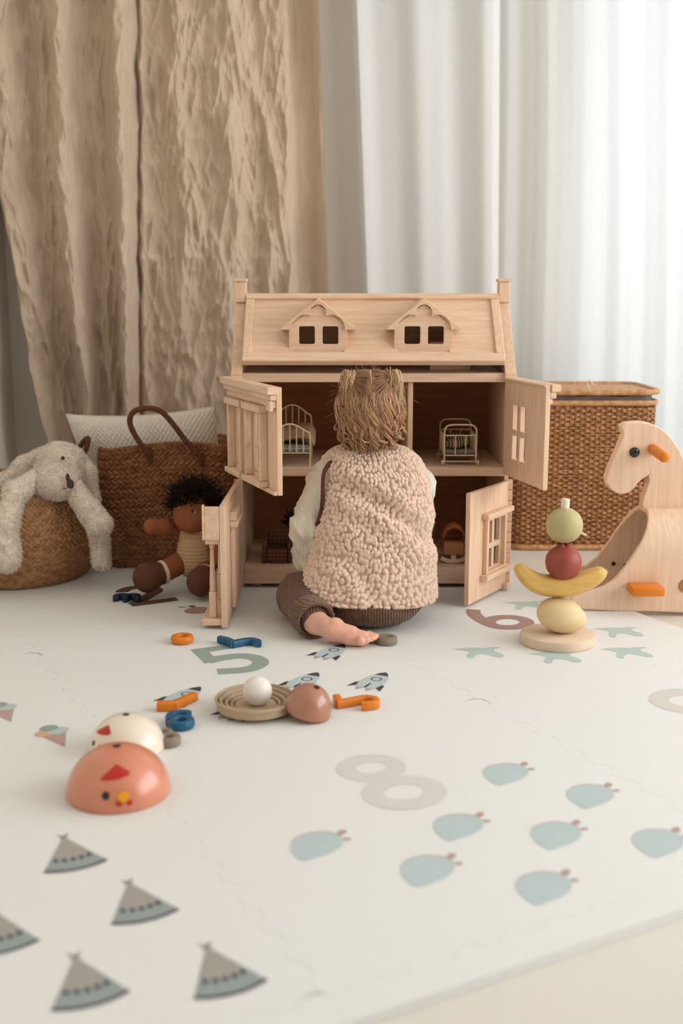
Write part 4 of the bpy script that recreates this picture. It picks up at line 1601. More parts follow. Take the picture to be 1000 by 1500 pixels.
# the bare left foot: ankle, heel, instep, ball and five toes
foot = [
    ('c', (-.052, 2.140, .034), (-.030, 2.112, .032), .0215, .0205),
    ('e', (-.013, 2.106, .0315), (.0215, .019, .0215)),
    ('c', (-.016, 2.104, .026), (.018, 2.096, .0205), .0215, .0195),
    ('c', (.014, 2.094, .019), (.040, 2.089, .0165), .0185, .0155),
    ('e', (.038, 2.090, .0165), (.018, .013, .0145)),
]
toes = [((.032, 2.086, .020), (.0370, 2.0715, .0165), .0090), ((.041, 2.090, .021), (.0480, 2.0745, .0175), .0070), ((.047, 2.095, .022), (.0570, 2.0795, .0185), .0066),
        ((.051, 2.100, .022), (.0635, 2.0865, .0190), .0062), ((.053, 2.105, .022), (.0670, 2.0945, .0190), .0057)]
fing = []
for hx_, hy_, hz_, dx_, dy_, dz_ in ((-.058, 2.352, .056, 0, .25, -1), (.128, 2.492, .168, -.2, 1, -.1)):
    dv = np.array([dx_, dy_, dz_])
    dv /= np.linalg.norm(dv)
    sd = np.cross(dv, [0, .3, 1.0])
    sd /= np.linalg.norm(sd)
    for q in range(4):
        b_ = np.array([hx_, hy_, hz_]) + sd * (q - 1.5) * .0072 + dv * .008
        L = (.020, .024, .025, .021)[q]
        m_ = b_ + dv * L * .55
        fing.append(('c', b_, m_, .0046, .0042))
        fing.append(('c', m_, m_ + (dv * .8 + np.array([.25, .5, 0])) * L * .45, .0042, .0036))
    tb = np.array([hx_, hy_, hz_]) - sd * .013
    fing.append(('c', tb, tb - sd * .008 + dv * .012, .0052, .0042))
V1, F1 = blob(body + foot[:1], .0045, .016)
V2, F2 = blob(foot + [('c', np.array(a), np.array(b), r * .95, r) for a, b, r in toes], .0014, .0026)
V3, F3 = blob(fing, .002, .003)
N_ = vnormals(V2, F2)
V2 = V2 - N_ * (.0006 * fbm(V2[:, 0] * 120, V2[:, 2] * 120 + V2[:, 1] * 90, 2, 2, True)[:, None])
V2[:, 2] = np.maximum(V2[:, 2], .0008)
nb = len(V1)
bodyV = np.vstack([V1, V2, V3])
bodyF = np.vstack([F1, F2 + nb, F3 + nb + len(V2)])
bod = mkw('body', (bodyV, bodyF), SKIN, kid, auto=None)
# ears with rims
for sx in (-1, 1):
    c = HC + np.array([sx * .0625, .000, -.022])
    R_ = Matrix.Rotation(sx * math.radians(22), 3, 'Z')
    mkw('ear', blob([('e', c, (.006, .013, .019), np.array(R_)), ('e', c + np.array([sx * .004, -.006, .008]), (.005, .007, .010)), ('e', c + np.array([sx * .001, -.002, -.016]), (.004, .006, .006))], .0018, .006), SKIN, bod, auto=None)
# face on the far side
for sx in (-1, 1):
    e = mkw('eye', ellipsoid(HC + np.array([sx * .025, .074, -.008]), (.009, .006, .006), 14, 8), EGGW, bod)
    mkw('iris', ellipsoid(HC + np.array([sx * .025, .079, -.008]), (.004, .003, .0045), 12, 8), BLACK, e)
mkw('nose', blob([('e', HC + np.array([0, .084, -.026]), (.008, .010, .008))], .002, .004), SKIN, bod, auto=None)
mkw('mouth', ellipsoid(HC + np.array([0, .077, -.046]), (.014, .004, .004), 16, 8), RED, bod)

# trousers: one continuous knitted piece, plus the turned-up cuff
tr = blob([('e', (.064, 2.264, .047), (.105, .116, .051)), ('e', (.060, 2.30, .09), (.085, .078, .05)),
           ('c', (.03, 2.295, .062), (-.082, 2.275, .052), .062, .049), ('c', (-.084, 2.262, .050), (-.062, 2.160, .040), .047, .036),
           ('c', (.10, 2.31, .060), (.155, 2.43, .053), .058, .046), ('c', (.155, 2.43, .05), (.07, 2.45, .040), .040, .032)], .0038, .020)
V, F = tr
V[:, 2] = np.maximum(V[:, 2], .0012)
N_ = vnormals(V, F)
wr = fbm(V[:, 0] * 22 + V[:, 2] * 30, V[:, 1] * 16 - V[:, 2] * 22, 6, 3, True)
V = V + N_ * ((wr ** 2)[:, None] * .004 - .0015)
V[:, 2] = np.maximum(V[:, 2], .0012)
tro = mkw('trousers', (V, F), TROUSER, kid, auto=None)
cf0, cf1 = np.array([-.066, 2.176, .043]), np.array([-.050, 2.132, .038])
rings = []
dv = (cf1 - cf0) / np.linalg.norm(cf1 - cf0)
s1 = np.cross(dv, [0, 0, 1])
s1 /= np.linalg.norm(s1)
s2 = np.cross(dv, s1)
a_ = np.arange(48) * 2 * PI / 48
for t_, r_ in ((.15, .030), (0, .037), (.02, .0408), (.25, .0420), (.6, .0418), (.95, .0405), (1.02, .0385), (1.0, .034), (.7, .030), (.4, .028)):
    c = cf0 + (cf1 - cf0) * t_
    rib = 1 + .02 * np.cos(24 * a_)
    pr_ = c + (r_ * rib * np.cos(a_))[:, None] * s1 * 1.0 + (r_ * rib * np.sin(a_))[:, None] * s2 * .95
    pr_[:, 2] = np.maximum(pr_[:, 2], .001)
    rings.append(pr_)
mkw('cuff', loft(rings, False), CUFF, tro, auto=None)

# shirt: body under the vest and the creased left sleeve
sv, sf = blob([('c', (.02, 2.322, .312), (-.018, 2.320, .300), .034, .035), ('c', (-.018, 2.320, .300), (-.040, 2.318, .262), .036, .037), ('c', (-.040, 2.318, .262), (-.068, 2.312, .19), .037, .034), ('c', (-.068, 2.312, .19), (-.066, 2.328, .118), .034, .030),
               ('c', (-.066, 2.328, .118), (-.062, 2.342, .086), .030, .021),
               ('c', (.120, 2.325, .298), (.155, 2.335, .27), .036, .036), ('c', (.155, 2.335, .27), (.170, 2.39, .20), .034, .030), ('c', (.170, 2.39, .20), (.140, 2.455, .172), .028, .021),
               ('e', (.06, 2.325, .24), (.085, .075, .09))], .0032, .014)
N_ = vnormals(sv, sf)
cr = fbm(sv[:, 0] * 30 + sv[:, 1] * 24, sv[:, 2] * 16 + sv[:, 0] * 22, 12, 3, True)
sv = sv + N_ * ((cr ** 2.5)[:, None] * .014 - .004)
mkw('shirt', (sv, sf), SHIRT, kid, auto=None)

# sherpa vest: lofted shell, every wool nub raised
key = np.array([  # z, xc, half width, yc, half depth
    [.055, .0510, .1430, 2.270, .116], [.070, .0515, .1420, 2.272, .116], [.095, .0560, .1355, 2.279, .112], [.120, .0610, .1280, 2.287, .108], [.160, .0645, .1200, 2.300, .102], [.200, .0660, .1150, 2.310, .097],
    [.240, .0690, .1120, 2.318, .092], [.275, .0690, .1110, 2.325, .087], [.300, .0670, .1085, 2.327, .083], [.320, .0640, .1030, 2.329, .078], [.335, .0610, .0930, 2.330, .072],
    [.346, .0590, .0790, 2.331, .065], [.352, .0580, .0640, 2.331, .057], [.354, .0575, .0530, 2.332, .050]])
NS, NZ = 780, 290
seg = np.concatenate([[0], np.cumsum(np.linalg.norm(np.diff(key[:, [0, 2]], axis=0), axis=1))])
q = np.linspace(0, seg[-1], NZ)
kk = np.stack([np.interp(q, seg, key[:, c]) for c in range(5)], 1)
for c in range(5):                                     # soften the key rings
    kk[:, c] = np.convolve(np.pad(kk[:, c], 8, mode='edge'), np.ones(17) / 17, 'valid')
an = np.arange(NS) * 2 * PI / NS - PI / 2              # starts at the back seam, facing the camera
ex = 2.35
ca = np.sign(np.cos(an)) * np.abs(np.cos(an)) ** (2 / ex)
sa = np.sign(np.sin(an)) * np.abs(np.sin(an)) ** (2 / ex)
X = kk[:, 1][:, None] + kk[:, 2][:, None] * ca[None]
Yv = kk[:, 3][:, None] + kk[:, 4][:, None] * sa[None]
Zv = kk[:, 0][:, None] + 0 * X
# hem dips to the right, rises at the left
Zv = Zv - .006 * smooth01((.10 - Zv) / .06) * (X - .056) / .14
Vv = np.stack([X, Yv, Zv], -1)
du = np.roll(Vv, -1, 1) - np.roll(Vv, 1, 1)
dv_ = np.gradient(Vv, axis=0)
Nv = np.cross(du, dv_)
Nv /= np.linalg.norm(Nv, axis=2, keepdims=True) + 1e-12
wx, wz = X, Zv
# soft folds running from the left shoulder down to the right side


def ridge(x0, z0, x1, z1, w, amp):
    d = np.array([x1 - x0, z1 - z0])
    L = np.linalg.norm(d)
    d /= L
    rx, rz = wx - x0, wz - z0
    s_ = rx * d[0] + rz * d[1]
    t_ = -rx * d[1] + rz * d[0] - .015 * np.sin(s_ / L * PI)
    return amp * np.exp(-(t_ / w) ** 2) * smooth01((s_ + .03) / .06) * (1 - smooth01((s_ - L) / .05))


fold = ridge(.00, .315, .165, .215, .018, .010) - ridge(.00, .290, .160, .182, .016, .012) + ridge(-.01, .265, .17, .150, .020, .009) \
    - ridge(-.02, .150, .05, .100, .014, .005) + ridge(.09, .31, .175, .24, .012, .005) + ridge(-.03, .20, .07, .15, .02, .004) + ridge(-.04, .12, .03, .085, .014, .004)
fold = fold * (sa[None] < 0)
S_ = np.concatenate([[0], np.cumsum(np.linalg.norm(np.diff(Vv[NZ // 3], axis=0), axis=1))])[None, :] + 0 * X
Qv = q[:, None] + 0 * X
warp = .004 * (fbm(S_ * 30, Qv * 30, 2, 2) - .5)
cell = .0081
d1 = worley((S_ + warp) / cell, (Qv - warp) / (cell * 1.2), 5)
nub = np.sqrt(np.clip(1 - (d1 / .65) ** 2, 0, 1))
amp = .0080 * (.75 + .5 * fbm(S_ * 18, Qv * 18, 6, 2))
Vv = Vv + Nv * (fold + nub * amp - .001)[..., None] + .0012 * (nub * (fbm(S_ * 200, Qv * 200, 9, 1) - .5))[..., None] * np.array([1, 0, 1.0])
# turn the hem and the neck edge inwards
hem = [Vv[0] + (np.array([kk[0, 1], kk[0, 3], 0]) - Vv[0] * np.array([1, 1, 0])) * f_ + np.array([0, 0, z_]) for f_, z_ in ((.20, .03), (.09, .010), (.03, -.003))]
nk = [Vv[-1] + (np.array([kk[-1, 1], kk[-1, 3], 0]) - Vv[-1] * np.array([1, 1, 0])) * f_ + np.array([0, 0, z_]) for f_, z_ in ((.08, .001), (.2, -.012))]
allV = np.vstack([np.array(hem).reshape(-1, 3), Vv.reshape(-1, 3), np.array(nk).reshape(-1, 3)])
vest = mkw('sherpa_vest', (allV, grid_faces(NS, NZ + 5, True)), SHERPA, kid, auto=None)
wf_ = mkw('wool_fibres', fuzz((allV, grid_faces(NS, NZ + 5, True)), 22000, .0034, .0007, 8), SHERPA, vest, smooth=False)
tag(wf_, kind='stuff')
vest['label'] = 'beige sherpa vest with raised wool nubs'
hole = [(-.020, 2.288, .334), (-.0335, 2.268, .318), (-.0375, 2.262, .296), (-.0385, 2.262, .262), (-.0430, 2.264, .228), (-.050, 2.270, .205), (-.056, 2.290, .192)]
mkw('armhole_binding', tube(catmull(hole, 60), .0042, 8), TRIM, vest)

# hair: cap, combed-down waves, two pigtails, flyaways
cap = blob([('e', HC + np.array([0, -.006, .006]), (.0625, .077, .0715)), ('e', HC + np.array([0, -.030, -.030]), (.052, .048, .046)), ('e', HC + np.array([0, -.022, -.058]), (.044, .036, .030))], .004, .02)
cv, cf_ = cap
keep = (cv[cf_].mean(1)[:, 1] < HC[1] + .030) | (cv[cf_].mean(1)[:, 2] > HC[2] + .035)
hair = mkw('hair', (cv, cf_[keep]), HAIR_SHADE, kid, auto=None)
r3 = np.random.default_rng(21)
RX, RY, RZ = .0635, .080, .074


def surf(v, off=0.0):
    v = v / np.linalg.norm(v)
    return HC + np.array([0, -.005, .004]) + v * (np.array([RX, RY, RZ]) + off)


lines, crown = [], []
K = 13
TT = np.linspace(0, 1, K)
# lower back: separate wavy locks falling to the nape, ends curling out
for c_ in range(250):
    az = r3.uniform(-PI * .78, PI * .78)               # 0 = towards the camera
    el = r3.uniform(-.35, .40) + .10 * abs(math.sin(az))
    az_e = az + r3.normal() * .10
    end = -.84 - .34 * r3.random() + .10 * abs(math.sin(az))
    wa, wf, wp = .05 + .15 * r3.random(), 1.1 + 1.4 * r3.random(), r3.uniform(0, 2 * PI)
    curl = r3.choice((-1, 1)) * r3.uniform(.3, 1.3)
    lift = .0015 + .0055 * r3.random()
    for s_ in range(20):
        j1, j2, j3 = r3.normal() * .034, r3.normal() * .05, r3.random() * .0035
        P = []
        for t_ in TT:
            e_ = el + (end - el) * t_ + j2 * (1 - t_)
            a__ = az + (az_e - az) * t_ + j1 * (1 - .45 * t_) + wa * (.25 + t_) * math.sin(2 * PI * wf * t_ + wp)
            ec = max(e_, -.42)
            v = np.array([math.sin(a__) * math.cos(ec), -math.cos(a__) * math.cos(ec), math.sin(ec)])
            off = lift * math.sin(PI * min(1, .2 + t_)) + .003 * t_ ** 1.5 + j3 + wa * .05 * t_ * math.sin(2 * PI * wf * t_ + wp + 1.3)
            p = surf(v, off) + (ec - e_) * np.array([-.030 * math.sin(a__), .030 * math.cos(a__), -.085])
            if t_ > .62:                                # loose curled ends
                u_ = (t_ - .62) / .38
                p = p + np.array([.013 * curl * math.sin(u_ * 2.6), -.010 * math.sin(u_ * 2.4), .024 * abs(curl) * u_ ** 2.2 - .010 * u_])
            P.append(p)
        lines.append(P)
PT = {-1: HC + np.array([-.040, -.036, .058]), 1: HC + np.array([.043, -.036, .060])}
# crown: pulled from the parting and the back up to the ties
for c_ in range(170):
    sx = -1 if r3.random() < .5 else 1
    x_ = sx * r3.uniform(.06, 1.0)
    ev = r3.uniform(.15, 1.35)
    v0 = np.array([x_ * .9, -math.cos(ev) * r3.uniform(.3, 1.2), math.sin(ev)])
    v1 = (PT[sx] - HC) / np.array([RX, RY, RZ])
    for s_ in range(9):
        vv = v0 + r3.normal(size=3) * .05
        vv = vv / np.linalg.norm(vv)
        if vv[0] * sx < .055:
            vv[0] = sx * .055
        P = []
        for t_ in TT:
            v = vv * (1 - t_) + v1 / np.linalg.norm(v1) * t_
            P.append(surf(v, .0015 + .003 * math.sin(PI * t_) + .002 * t_))
        crown.append(P)
tails = []
for sx in (-1, 1):
    for i in range(420):
        base = PT[sx] + r3.normal(size=3) * .0035
        ox = sx * r3.uniform(-.25, 1.05)
        out = np.array([ox, r3.uniform(-1.0, -.15), 0])
        L = r3.uniform(.022, .066)
        up = r3.uniform(.006, .020)
        ph_ = r3.uniform(0, 6)
        P = []
        for t_ in TT:
            w_ = .0050 * math.sin(5 * t_ + ph_) * t_
            r_ = (.012 + .011 * ((i * 7) % 11) / 11) * math.sin(min(1, t_ * 1.5) * PI / 2)
            P.append(base + np.array([0, 0, up * math.sin(min(1, t_ * 1.8) * PI * .75)]) + out * r_ + np.array([w_ - sx * .004 * t_, 0, -L * max(0, t_ - .18) ** 1.3 * 1.2]))
        tails.append(P)
fly = []
for i in range(110):
    az = r3.uniform(-PI, PI)
    el = r3.uniform(-.2, 1.4)
    v = np.array([math.sin(az) * math.cos(el), -math.cos(az) * math.cos(el), math.sin(el)])
    p0 = surf(v)
    d_ = v + r3.normal(size=3) * .7
    L = r3.uniform(.012, .034) * .9
    fly.append([p0 + d_ * L * t_ + np.array([0, 0, -.012 * t_ ** 2]) for t_ in np.linspace(0, 1, K)])
hp_ = .00062 * (.3 + .7 * np.sin(PI * np.clip(.08 + TT * .86, 0, 1)))
o = mkw('hair_strands', tubes(np.array(lines), hp_, hp_, 3), HAIR, hair, auto=None)
tag(o, kind='stuff')
for sx, nm in ((-1, 0), (1, 1)):
    seg_ = np.array(tails[nm * 420:(nm + 1) * 420])
    o = mkw('pigtail', tubes(seg_, .0008, .0004, 3), HAIR_TIP, hair, auto=None)
    tt_ = np.linspace(0, 2 * PI, 24)
    mkw('hair_tie', tube(np.stack([PT[sx][0] + .0062 * np.cos(tt_), PT[sx][1] + .0062 * np.sin(tt_), PT[sx][2] + .001 + 0 * tt_], 1), .0018, 6, False), PEG, o)
o = mkw('crown_hair', tubes(np.array(crown), .0007, .0005, 3), HAIR_SHADE, hair, auto=None)
tag(o, kind='stuff')
pl_ = [surf(np.array([.004 * math.sin(9 * e_), -math.cos(e_), math.sin(e_)]), .0004) for e_ in np.linspace(.70, 1.30, 16)]
mkw('parting', tube(np.array(pl_), np.linspace(.0006, .0016, 16), 6), SKIN, hair)
o = mkw('flyaway_hair', tubes(np.array(fly), .0003, .00015, 3), HAIR, hair, auto=None)
tag(o, kind='stuff')

# ================================================================== BALANCING FRUIT TOYS
SX, SY = .4225, 2.115
disc = mk('wooden_disc', None or (lambda ol: (lambda V, F: (V, F))(*plate(ol, [], .020, .003)))(
    [(.0715 * math.cos(a) * (1 + .03 * math.cos(2 * a)), .0690 * math.sin(a)) for a in np.linspace(0, 2 * PI, 72, endpoint=False)]), BIRCH, loc=(SX, SY, 0))
tag(disc, 'pale wooden disc lying flat under the fruit balancing toys', 'disc')
# pear-lemon shape
V, F = ellipsoid((0, 0, 0), (.0470, .036, .0345), 40, 24)
V[:, 0] += .0
tp = np.clip((V[:, 0] - .030) / .017, 0, 1)
V[:, 0] += .006 * tp ** 2
R_ = Matrix.Rotation(math.radians(14), 4, 'Y')
V = V @ np.array(R_)[:3, :3].T
egg_z = .020 - V[:, 2].min()
lem = mk('wooden_lemon', (V, F), LEMON, loc=(SX + .0035, SY, egg_z), auto=None)
tag(lem, 'pale yellow wooden lemon balancing on the wooden disc', 'toy fruit')
zl = egg_z + V[:, 2].max()
# banana
ban = empty('wooden_banana', (SX + .002, SY, zl))
tag(ban, 'yellow wooden banana lying across the lemon in the fruit stack', 'toy fruit')
P = catmull([(-.0865, 0, .0555), (-.070, 0, .0360), (-.045, 0, .0185), (-.010, 0, .0125), (.025, 0, .0155), (.055, 0, .0265), (.075, 0, .0375), (.0855, 0, .0440)], 44)
tq = np.linspace(0, 1, 44)
rb = .0228 * np.clip(np.sin(PI * (tq * .88 + .07)), .05, 1) ** .62
rb[0] = .003
rb[-1] = .0035
T_, N1, B1 = frames(P)
rings = []
n = 36
a_ = np.arange(n) * 2 * PI / n
for i in range(44):
    fac = 1 + .07 * np.cos(5 * a_ + .5)                  # soft facets
    rings.append(P[i] + (rb[i] * fac * np.cos(a_))[:, None] * N1[i] * .92 + (rb[i] * fac * np.sin(a_))[:, None] * B1[i] * .95)
V, F = loft(rings)
V[:, 2] -= V[:, 2].min()
mk('flesh', (V, F), BANANA, ban, auto=None)
mk('tip', tube([P[-1] + np.array([-.002, 0, -V[:, 2].min() + .007]), P[-1] + np.array([.003, 0, -V[:, 2].min() + .0095])], .0046, 12), BANTIP, ban)
zb_ = zl + .0355
# pomegranate
pom = empty('wooden_pomegranate', (SX + .0055, SY, zb_))
tag(pom, 'dark red wooden pomegranate resting in the curve of the banana', 'toy fruit')
mk('fruit', xf(lathe([(.0008, 0), (.012, .0022), (.024, .009), (.0325, .021), (.0352, .034), (.0335, .047), (.027, .058), (.017, .0645), (.013, .067), (.012, .0695)], 40), Matrix.Identity(4)), POMEG, pom, auto=None)
cr = []
for i in range(6):
    a0 = i * PI / 3
    cr.append(tube([(.0105 * math.cos(a0), .0105 * math.sin(a0), .0685), (.0135 * math.cos(a0), .0135 * math.sin(a0), .0735)], np.array([.0055, .0022]), 8))
mk('crown', join(*cr), POMEG, pom)
zp = zb_ + .0735
# green ball with a peg
grn = empty('wooden_green_apple', (SX + .0045, SY, zp))
tag(grn, 'sage green wooden ball with a pale peg on top of the fruit stack', 'toy fruit')
mk('fruit', ellipsoid((0, 0, .0345), (.0352, .0352, .0345), 40, 24), LIME, grn, auto=None)
mk('peg', lathe([(.0082, .064), (.0084, .083), (.0072, .086), (.0008, .087)], 20), PEG, grn)
mk('small_peg', tube([(.030, -.008, .022), (.0405, -.012, .0165)], .0024, 8), PEG, grn)

# ================================================================== ROCKING HORSE
HNY, HFY = 2.335, 2.535                                  # near and far side
hc = (HNY + HFY) / 2
hrs = empty('rocking_horse', (.80, hc, FZ))
tag(hrs, 'pale wooden rocking horse with orange pegs and black eye at the right', 'rocking horse')
ZT = at(944, 745, hc)[2] + .004
rr0 = (HFY - HNY) / 2
NX, NA_ = 70, 90
# arch from near bottom over the top to far bottom; f = height fraction
prm = np.linspace(0, 1, NA_)


def front_x(h):
    """front edge of the shell as a function of height fraction h (0 bottom .. 1 top)"""
    hs = [0, .06, .12, .18, .25, .34, .45, .60, .75, .90, 1.0]
    xs = [.500, .490, .492, .520, .560, .584, .602, .622, .640, .655, .664]
    return np.interp(h, hs, xs)


def zbot(x):
    return FZ + .012 + .016 * smooth01((.60 - x) / .11) ** 1.0 * 0.35 - .011 * smooth01((x - .62) / .3) + .05 * smooth01((x - 1.0) / .2)


rows_ = []
RC = .085                                                # corner radius of the bent shell
for p in prm:
    s_ = p * 2 if p <= .5 else (1 - p) * 2               # 0 bottom .. 1 top middle
    near = p <= .5
    # unrolled length: vertical wall, then quarter bend, then half flat top
    Lw, Lb, Lf = (ZT - RC - FZ), RC * PI / 2, rr0 - RC
    tot_ = Lw + Lb + Lf
    d = s_ * tot_
    if d < Lw:
        y_, zf = 0.0, d / Lw * (ZT - RC - FZ)
    elif d < Lw + Lb:
        a = (d - Lw) / RC
        y_, zf = RC - RC * math.cos(a), (ZT - RC - FZ) + RC * math.sin(a)
    else:
        y_, zf = RC + (d - Lw - Lb), ZT - FZ
    h = zf / (ZT - FZ)
    Yw = HNY + y_ if near else HFY - y_
    xf_ = float(front_x(min(1, h)))
    xs = xf_ + (1.16 - xf_) * (np.linspace(0, 1, NX))
    zb_x = zbot(xs)
    z = zb_x + (ZT - zb_x) * h
    # the toe of the rocker sweeps up a little and the back bows gently
    rows_.append(np.stack([xs, np.full(NX, Yw), z], 1))
V = np.array(rows_).reshape(-1, 3)
shell = mkw('body_shell', (V, grid_faces(NX, NA_)), MAPLE, hrs, auto=None)
sd = shell.modifiers.new('thick', 'SOLIDIFY')
sd.thickness = .011
sd.offset = -1
bv = shell.modifiers.new('round', 'BEVEL')
bv.width = .002
bv.segments = 2
bv.limit_method = 'ANGLE'
# head and neck board
hp = [(909, 624), (915, 620.5), (924, 619), (937, 618), (947, 619.5), (957, 622), (967, 627), (977, 635), (986, 645), (994, 657), (1001, 672), (1007, 692), (1011, 715), (1015, 752), (944, 752), (951, 703), (952.5, 699),
      (950, 697), (945, 699), (935, 707), (928, 716), (920, 722), (909, 724), (898, 720), (890, 711), (887, 702), (890, 692), (897, 674), (905, 656), (912, 638), (911.5, 632)]
HPY = hc - .012
ol = [at(px, py, HPY)[[0, 2]] for px, py in hp]
ol = [tuple(q) for q in catmull(ol, 150)]
V, F = plate(ol, [], .030, .003)
hb = mkw('head_board', to_xz((V, F), HPY), MAPLE, hrs, smooth=False)
ey = at(929, 662.5, HPY)
mkw('eye', xf(lathe([(.0112, 0), (.0112, .002), (.009, .0055), (.005, .0078), (.0008, .0085)], 24), Matrix.Translation(ey) @ Matrix.Rotation(PI / 2, 4, 'X')), BLACK, hb, auto=None)
pg = at(956, 658, HPY)
mkw('handle', xf(lathe([(.0115, 0), (.0115, .085), (.0105, .093), (.007, .099), (.0008, .101)], 24), Matrix.Translation(pg) @ Matrix.Rotation(PI / 2 + math.radians(3), 4, 'X')), ORANGE, hb, auto=40)
mkw('handle', xf(lathe([(.0115, 0), (.0115, .085), (.0105, .093), (.007, .099), (.0008, .101)], 24), Matrix.Translation(pg + np.array([0, .030, 0])) @ Matrix.Rotation(-PI / 2, 4, 'X')), ORANGE, hb, auto=40)
f0, f1 = at(917, 858, HNY), at(967, 863, HNY)
mkw('foot_peg', bx(f0[0], f1[0] - .004, HNY - .052, HNY - .0005, f0[2] - .011, f0[2] + .009, .005), ORANGE, hrs)
mkw('foot_peg', bx(f0[0], f1[0] - .004, HFY + .0005, HFY + .052, f0[2] - .011, f0[2] + .009, .005), ORANGE, hrs)
for px, py in ((898, 825.5), (916, 828.5)):
    c = at(px, py, HFY - .0125)
    mkw('screw_cap', xf(lathe([(.0052, 0), (.005, .0022), (.003, .0036), (.0006, .004)], 16), Matrix.Translation(c) @ Matrix.Rotation(PI / 2, 4, 'X')), BLACK, hrs)
c = at(1004, 858, HNY)
mkw('hole_disc', xf(lathe([(.0150, 0), (.0145, .0022), (.0006, .0024)], 24), Matrix.Translation(c + np.array([0, -.0003, 0])) @ Matrix.Rotation(PI / 2, 4, 'X')), WOODIN, hrs)  # flat disc of darker wood added in place of a hole in the shell
mkw('saddle_board', bx(.80, 1.12, hc - .09, hc + .09, ZT + .0005, ZT + .016, .006), MAPLE, hrs)

# ================================================================== NESTING HENS


def dome(r, h, n=56, m=26, taper=0.0):
    prof_ = [(r * .985, 0.0), (r, .002)]
    for i in range(1, m + 1):
        t = i / m * PI / 2
        prof_.append((max(r * math.cos(t) ** .96, .0005), .002 + (h - .002) * math.sin(t)))
    V, F = lathe(prof_, n)
    return V, F


def on_dome(r, h, poly, off=.0005, n=1):
    """flat picture (az, el in radians pairs) laid on the dome as a thin patch"""
    P = np.array(poly)
    c = P.mean(0)
    rings_ = [c + (P - c) * k for k in (1.0, .75, .5, .25)]

    def pt(a, e):
        rr_, zz_ = r * math.cos(e) ** .96 + off, .002 + (h - .002) * math.sin(e) + off
        return (rr_ * math.cos(a), rr_ * math.sin(a), zz_)
    V = [pt(a, e) for R_ in rings_ for a, e in R_] + [pt(*c)]
    k = len(P)
    F = []
    for j in range(3):
        for i in range(k):
            F.append((j * k + i, j * k + (i + 1) % k, (j + 1) * k + (i + 1) % k, (j + 1) * k + i))
    for i in range(k):
        F.append((3 * k + i, 3 * k + (i + 1) % k, 4 * k))
    return np.array(V), F


def hen(name, c, r, h, m, label, az0, scale=1.0):
    e = empty(name, (c[0], c[1], 0))
    tag(e, label, 'wooden toy', 'dome chicken toys')
    mk('dome', dome(r, h), m, e, auto=None)
    mk('string_hole', xf(lathe([(.0058 * scale, 0), (.0058 * scale, .0012), (.0005, .0013)], 16), Matrix.Translation((0, 0, h - .0010))), DARK, e)
    d = math.radians
    comb = [(-.16, .80), (-.08, .90), (.0, .985), (.06, 1.0), (.14, .94), (.26, .84), (.30, .78), (.24, .72), (.08, .675), (-.08, .655), (-.22, .655), (-.25, .69)]
    mk('comb', on_dome(r, h, [(az0 + a * .95 / math.cos(.8), el) for a, el in comb]), RED, e, auto=None)
    mk('eye', on_dome(r, h, [(az0 - .17 + .075 * math.cos(t), .36 + .085 * math.sin(t)) for t in np.linspace(0, 2 * PI, 18, endpoint=False)]), BLACK, e, auto=None)
    mk('beak', on_dome(r, h, [(az0 + .18 + .12 * math.cos(t), .32 + .11 * math.sin(t)) for t in np.linspace(0, 2 * PI, 18, endpoint=False)], .0007), YEL, e, auto=None)
    for q in (.085, .285):
        mk('wattle', on_dome(r, h, [(az0 + q + .055 * math.cos(t), .185 + .065 * math.sin(t)) for t in np.linspace(0, 2 * PI, 14, endpoint=False)], .0009), RED, e, auto=None)
    return e


c = gp(159, 1193)
hen('hen_dome', (c[0], c[1] + .068), .0705, .0670, HEN, 'terracotta orange dome hen with red comb, nearest the camera at left', -PI / 2 + .12)
c = gp(172, 1118)
hen('chick_dome', (c[0] + .004, c[1] + .055), .0560, .0535, CHICK, 'cream white dome chick standing behind the orange dome hen', -PI / 2 - .80, .9)

# ================================================================== NEST, EGG AND BROWN DOME
c = gp(370, 1063)
NCX, NCY = c[0], c[1] + .064
nest = empty('wooden_nest', (NCX, NCY, 0))
tag(nest, 'shallow ringed beige wooden nest dish holding a white egg', 'dish')
mk('dish', lathe([(.030, 0), (.044, .002), (.058, .010), (.0655, .020), (.0665, .0235), (.0655, .0250), (.0640, .0250), (.0630, .0235), (.0628, .008)], 72), NEST, nest, auto=60)
for r0_, r1_, zt in ((.0590, .0550, .0215), (.0500, .0458, .0180), (.0410, .0368, .0148)):
    mk('ring', lathe([(r0_, .010), (r0_, zt - .0012), (r0_ - .001, zt), (r1_ + .001, zt), (r1_, zt - .0012), (r1_, .010)], 64, False), NEST, nest, auto=60)
mk('hollow', lathe([(.0335, .012), (.0300, .0125), (.018, .0105), (.0006, .010)], 48), NEST, nest)
c = at(377, 1018, NCY)
egg = mk('white_egg', ellipsoid((0, 0, 0), (.0238, .0238, .0246), 36, 22), EGGW, loc=(c[0], NCY - .002, .0105 + .0246), auto=None)
tag(egg, 'smooth white wooden egg sitting in the ringed nest dish', 'egg')
bd = empty('brown_dome', (gp(449, 1060)[0], NCY - .026, .0108))
bd.rotation_euler = (math.radians(6), math.radians(15), 0)
tag(bd, 'glossy brown wooden dome leaning against the nest dish', 'wooden toy', 'dome chicken toys')
mk('dome', dome(.0385, .0450), BROWNEGG, bd, auto=None)
mk('string_hole', xf(lathe([(.0052, 0), (.0052, .0012), (.0005, .0013)], 16), Matrix.Translation((.004, -.002, .0438))), DARK, bd)

# ================================================================== WOODEN NUMBERS


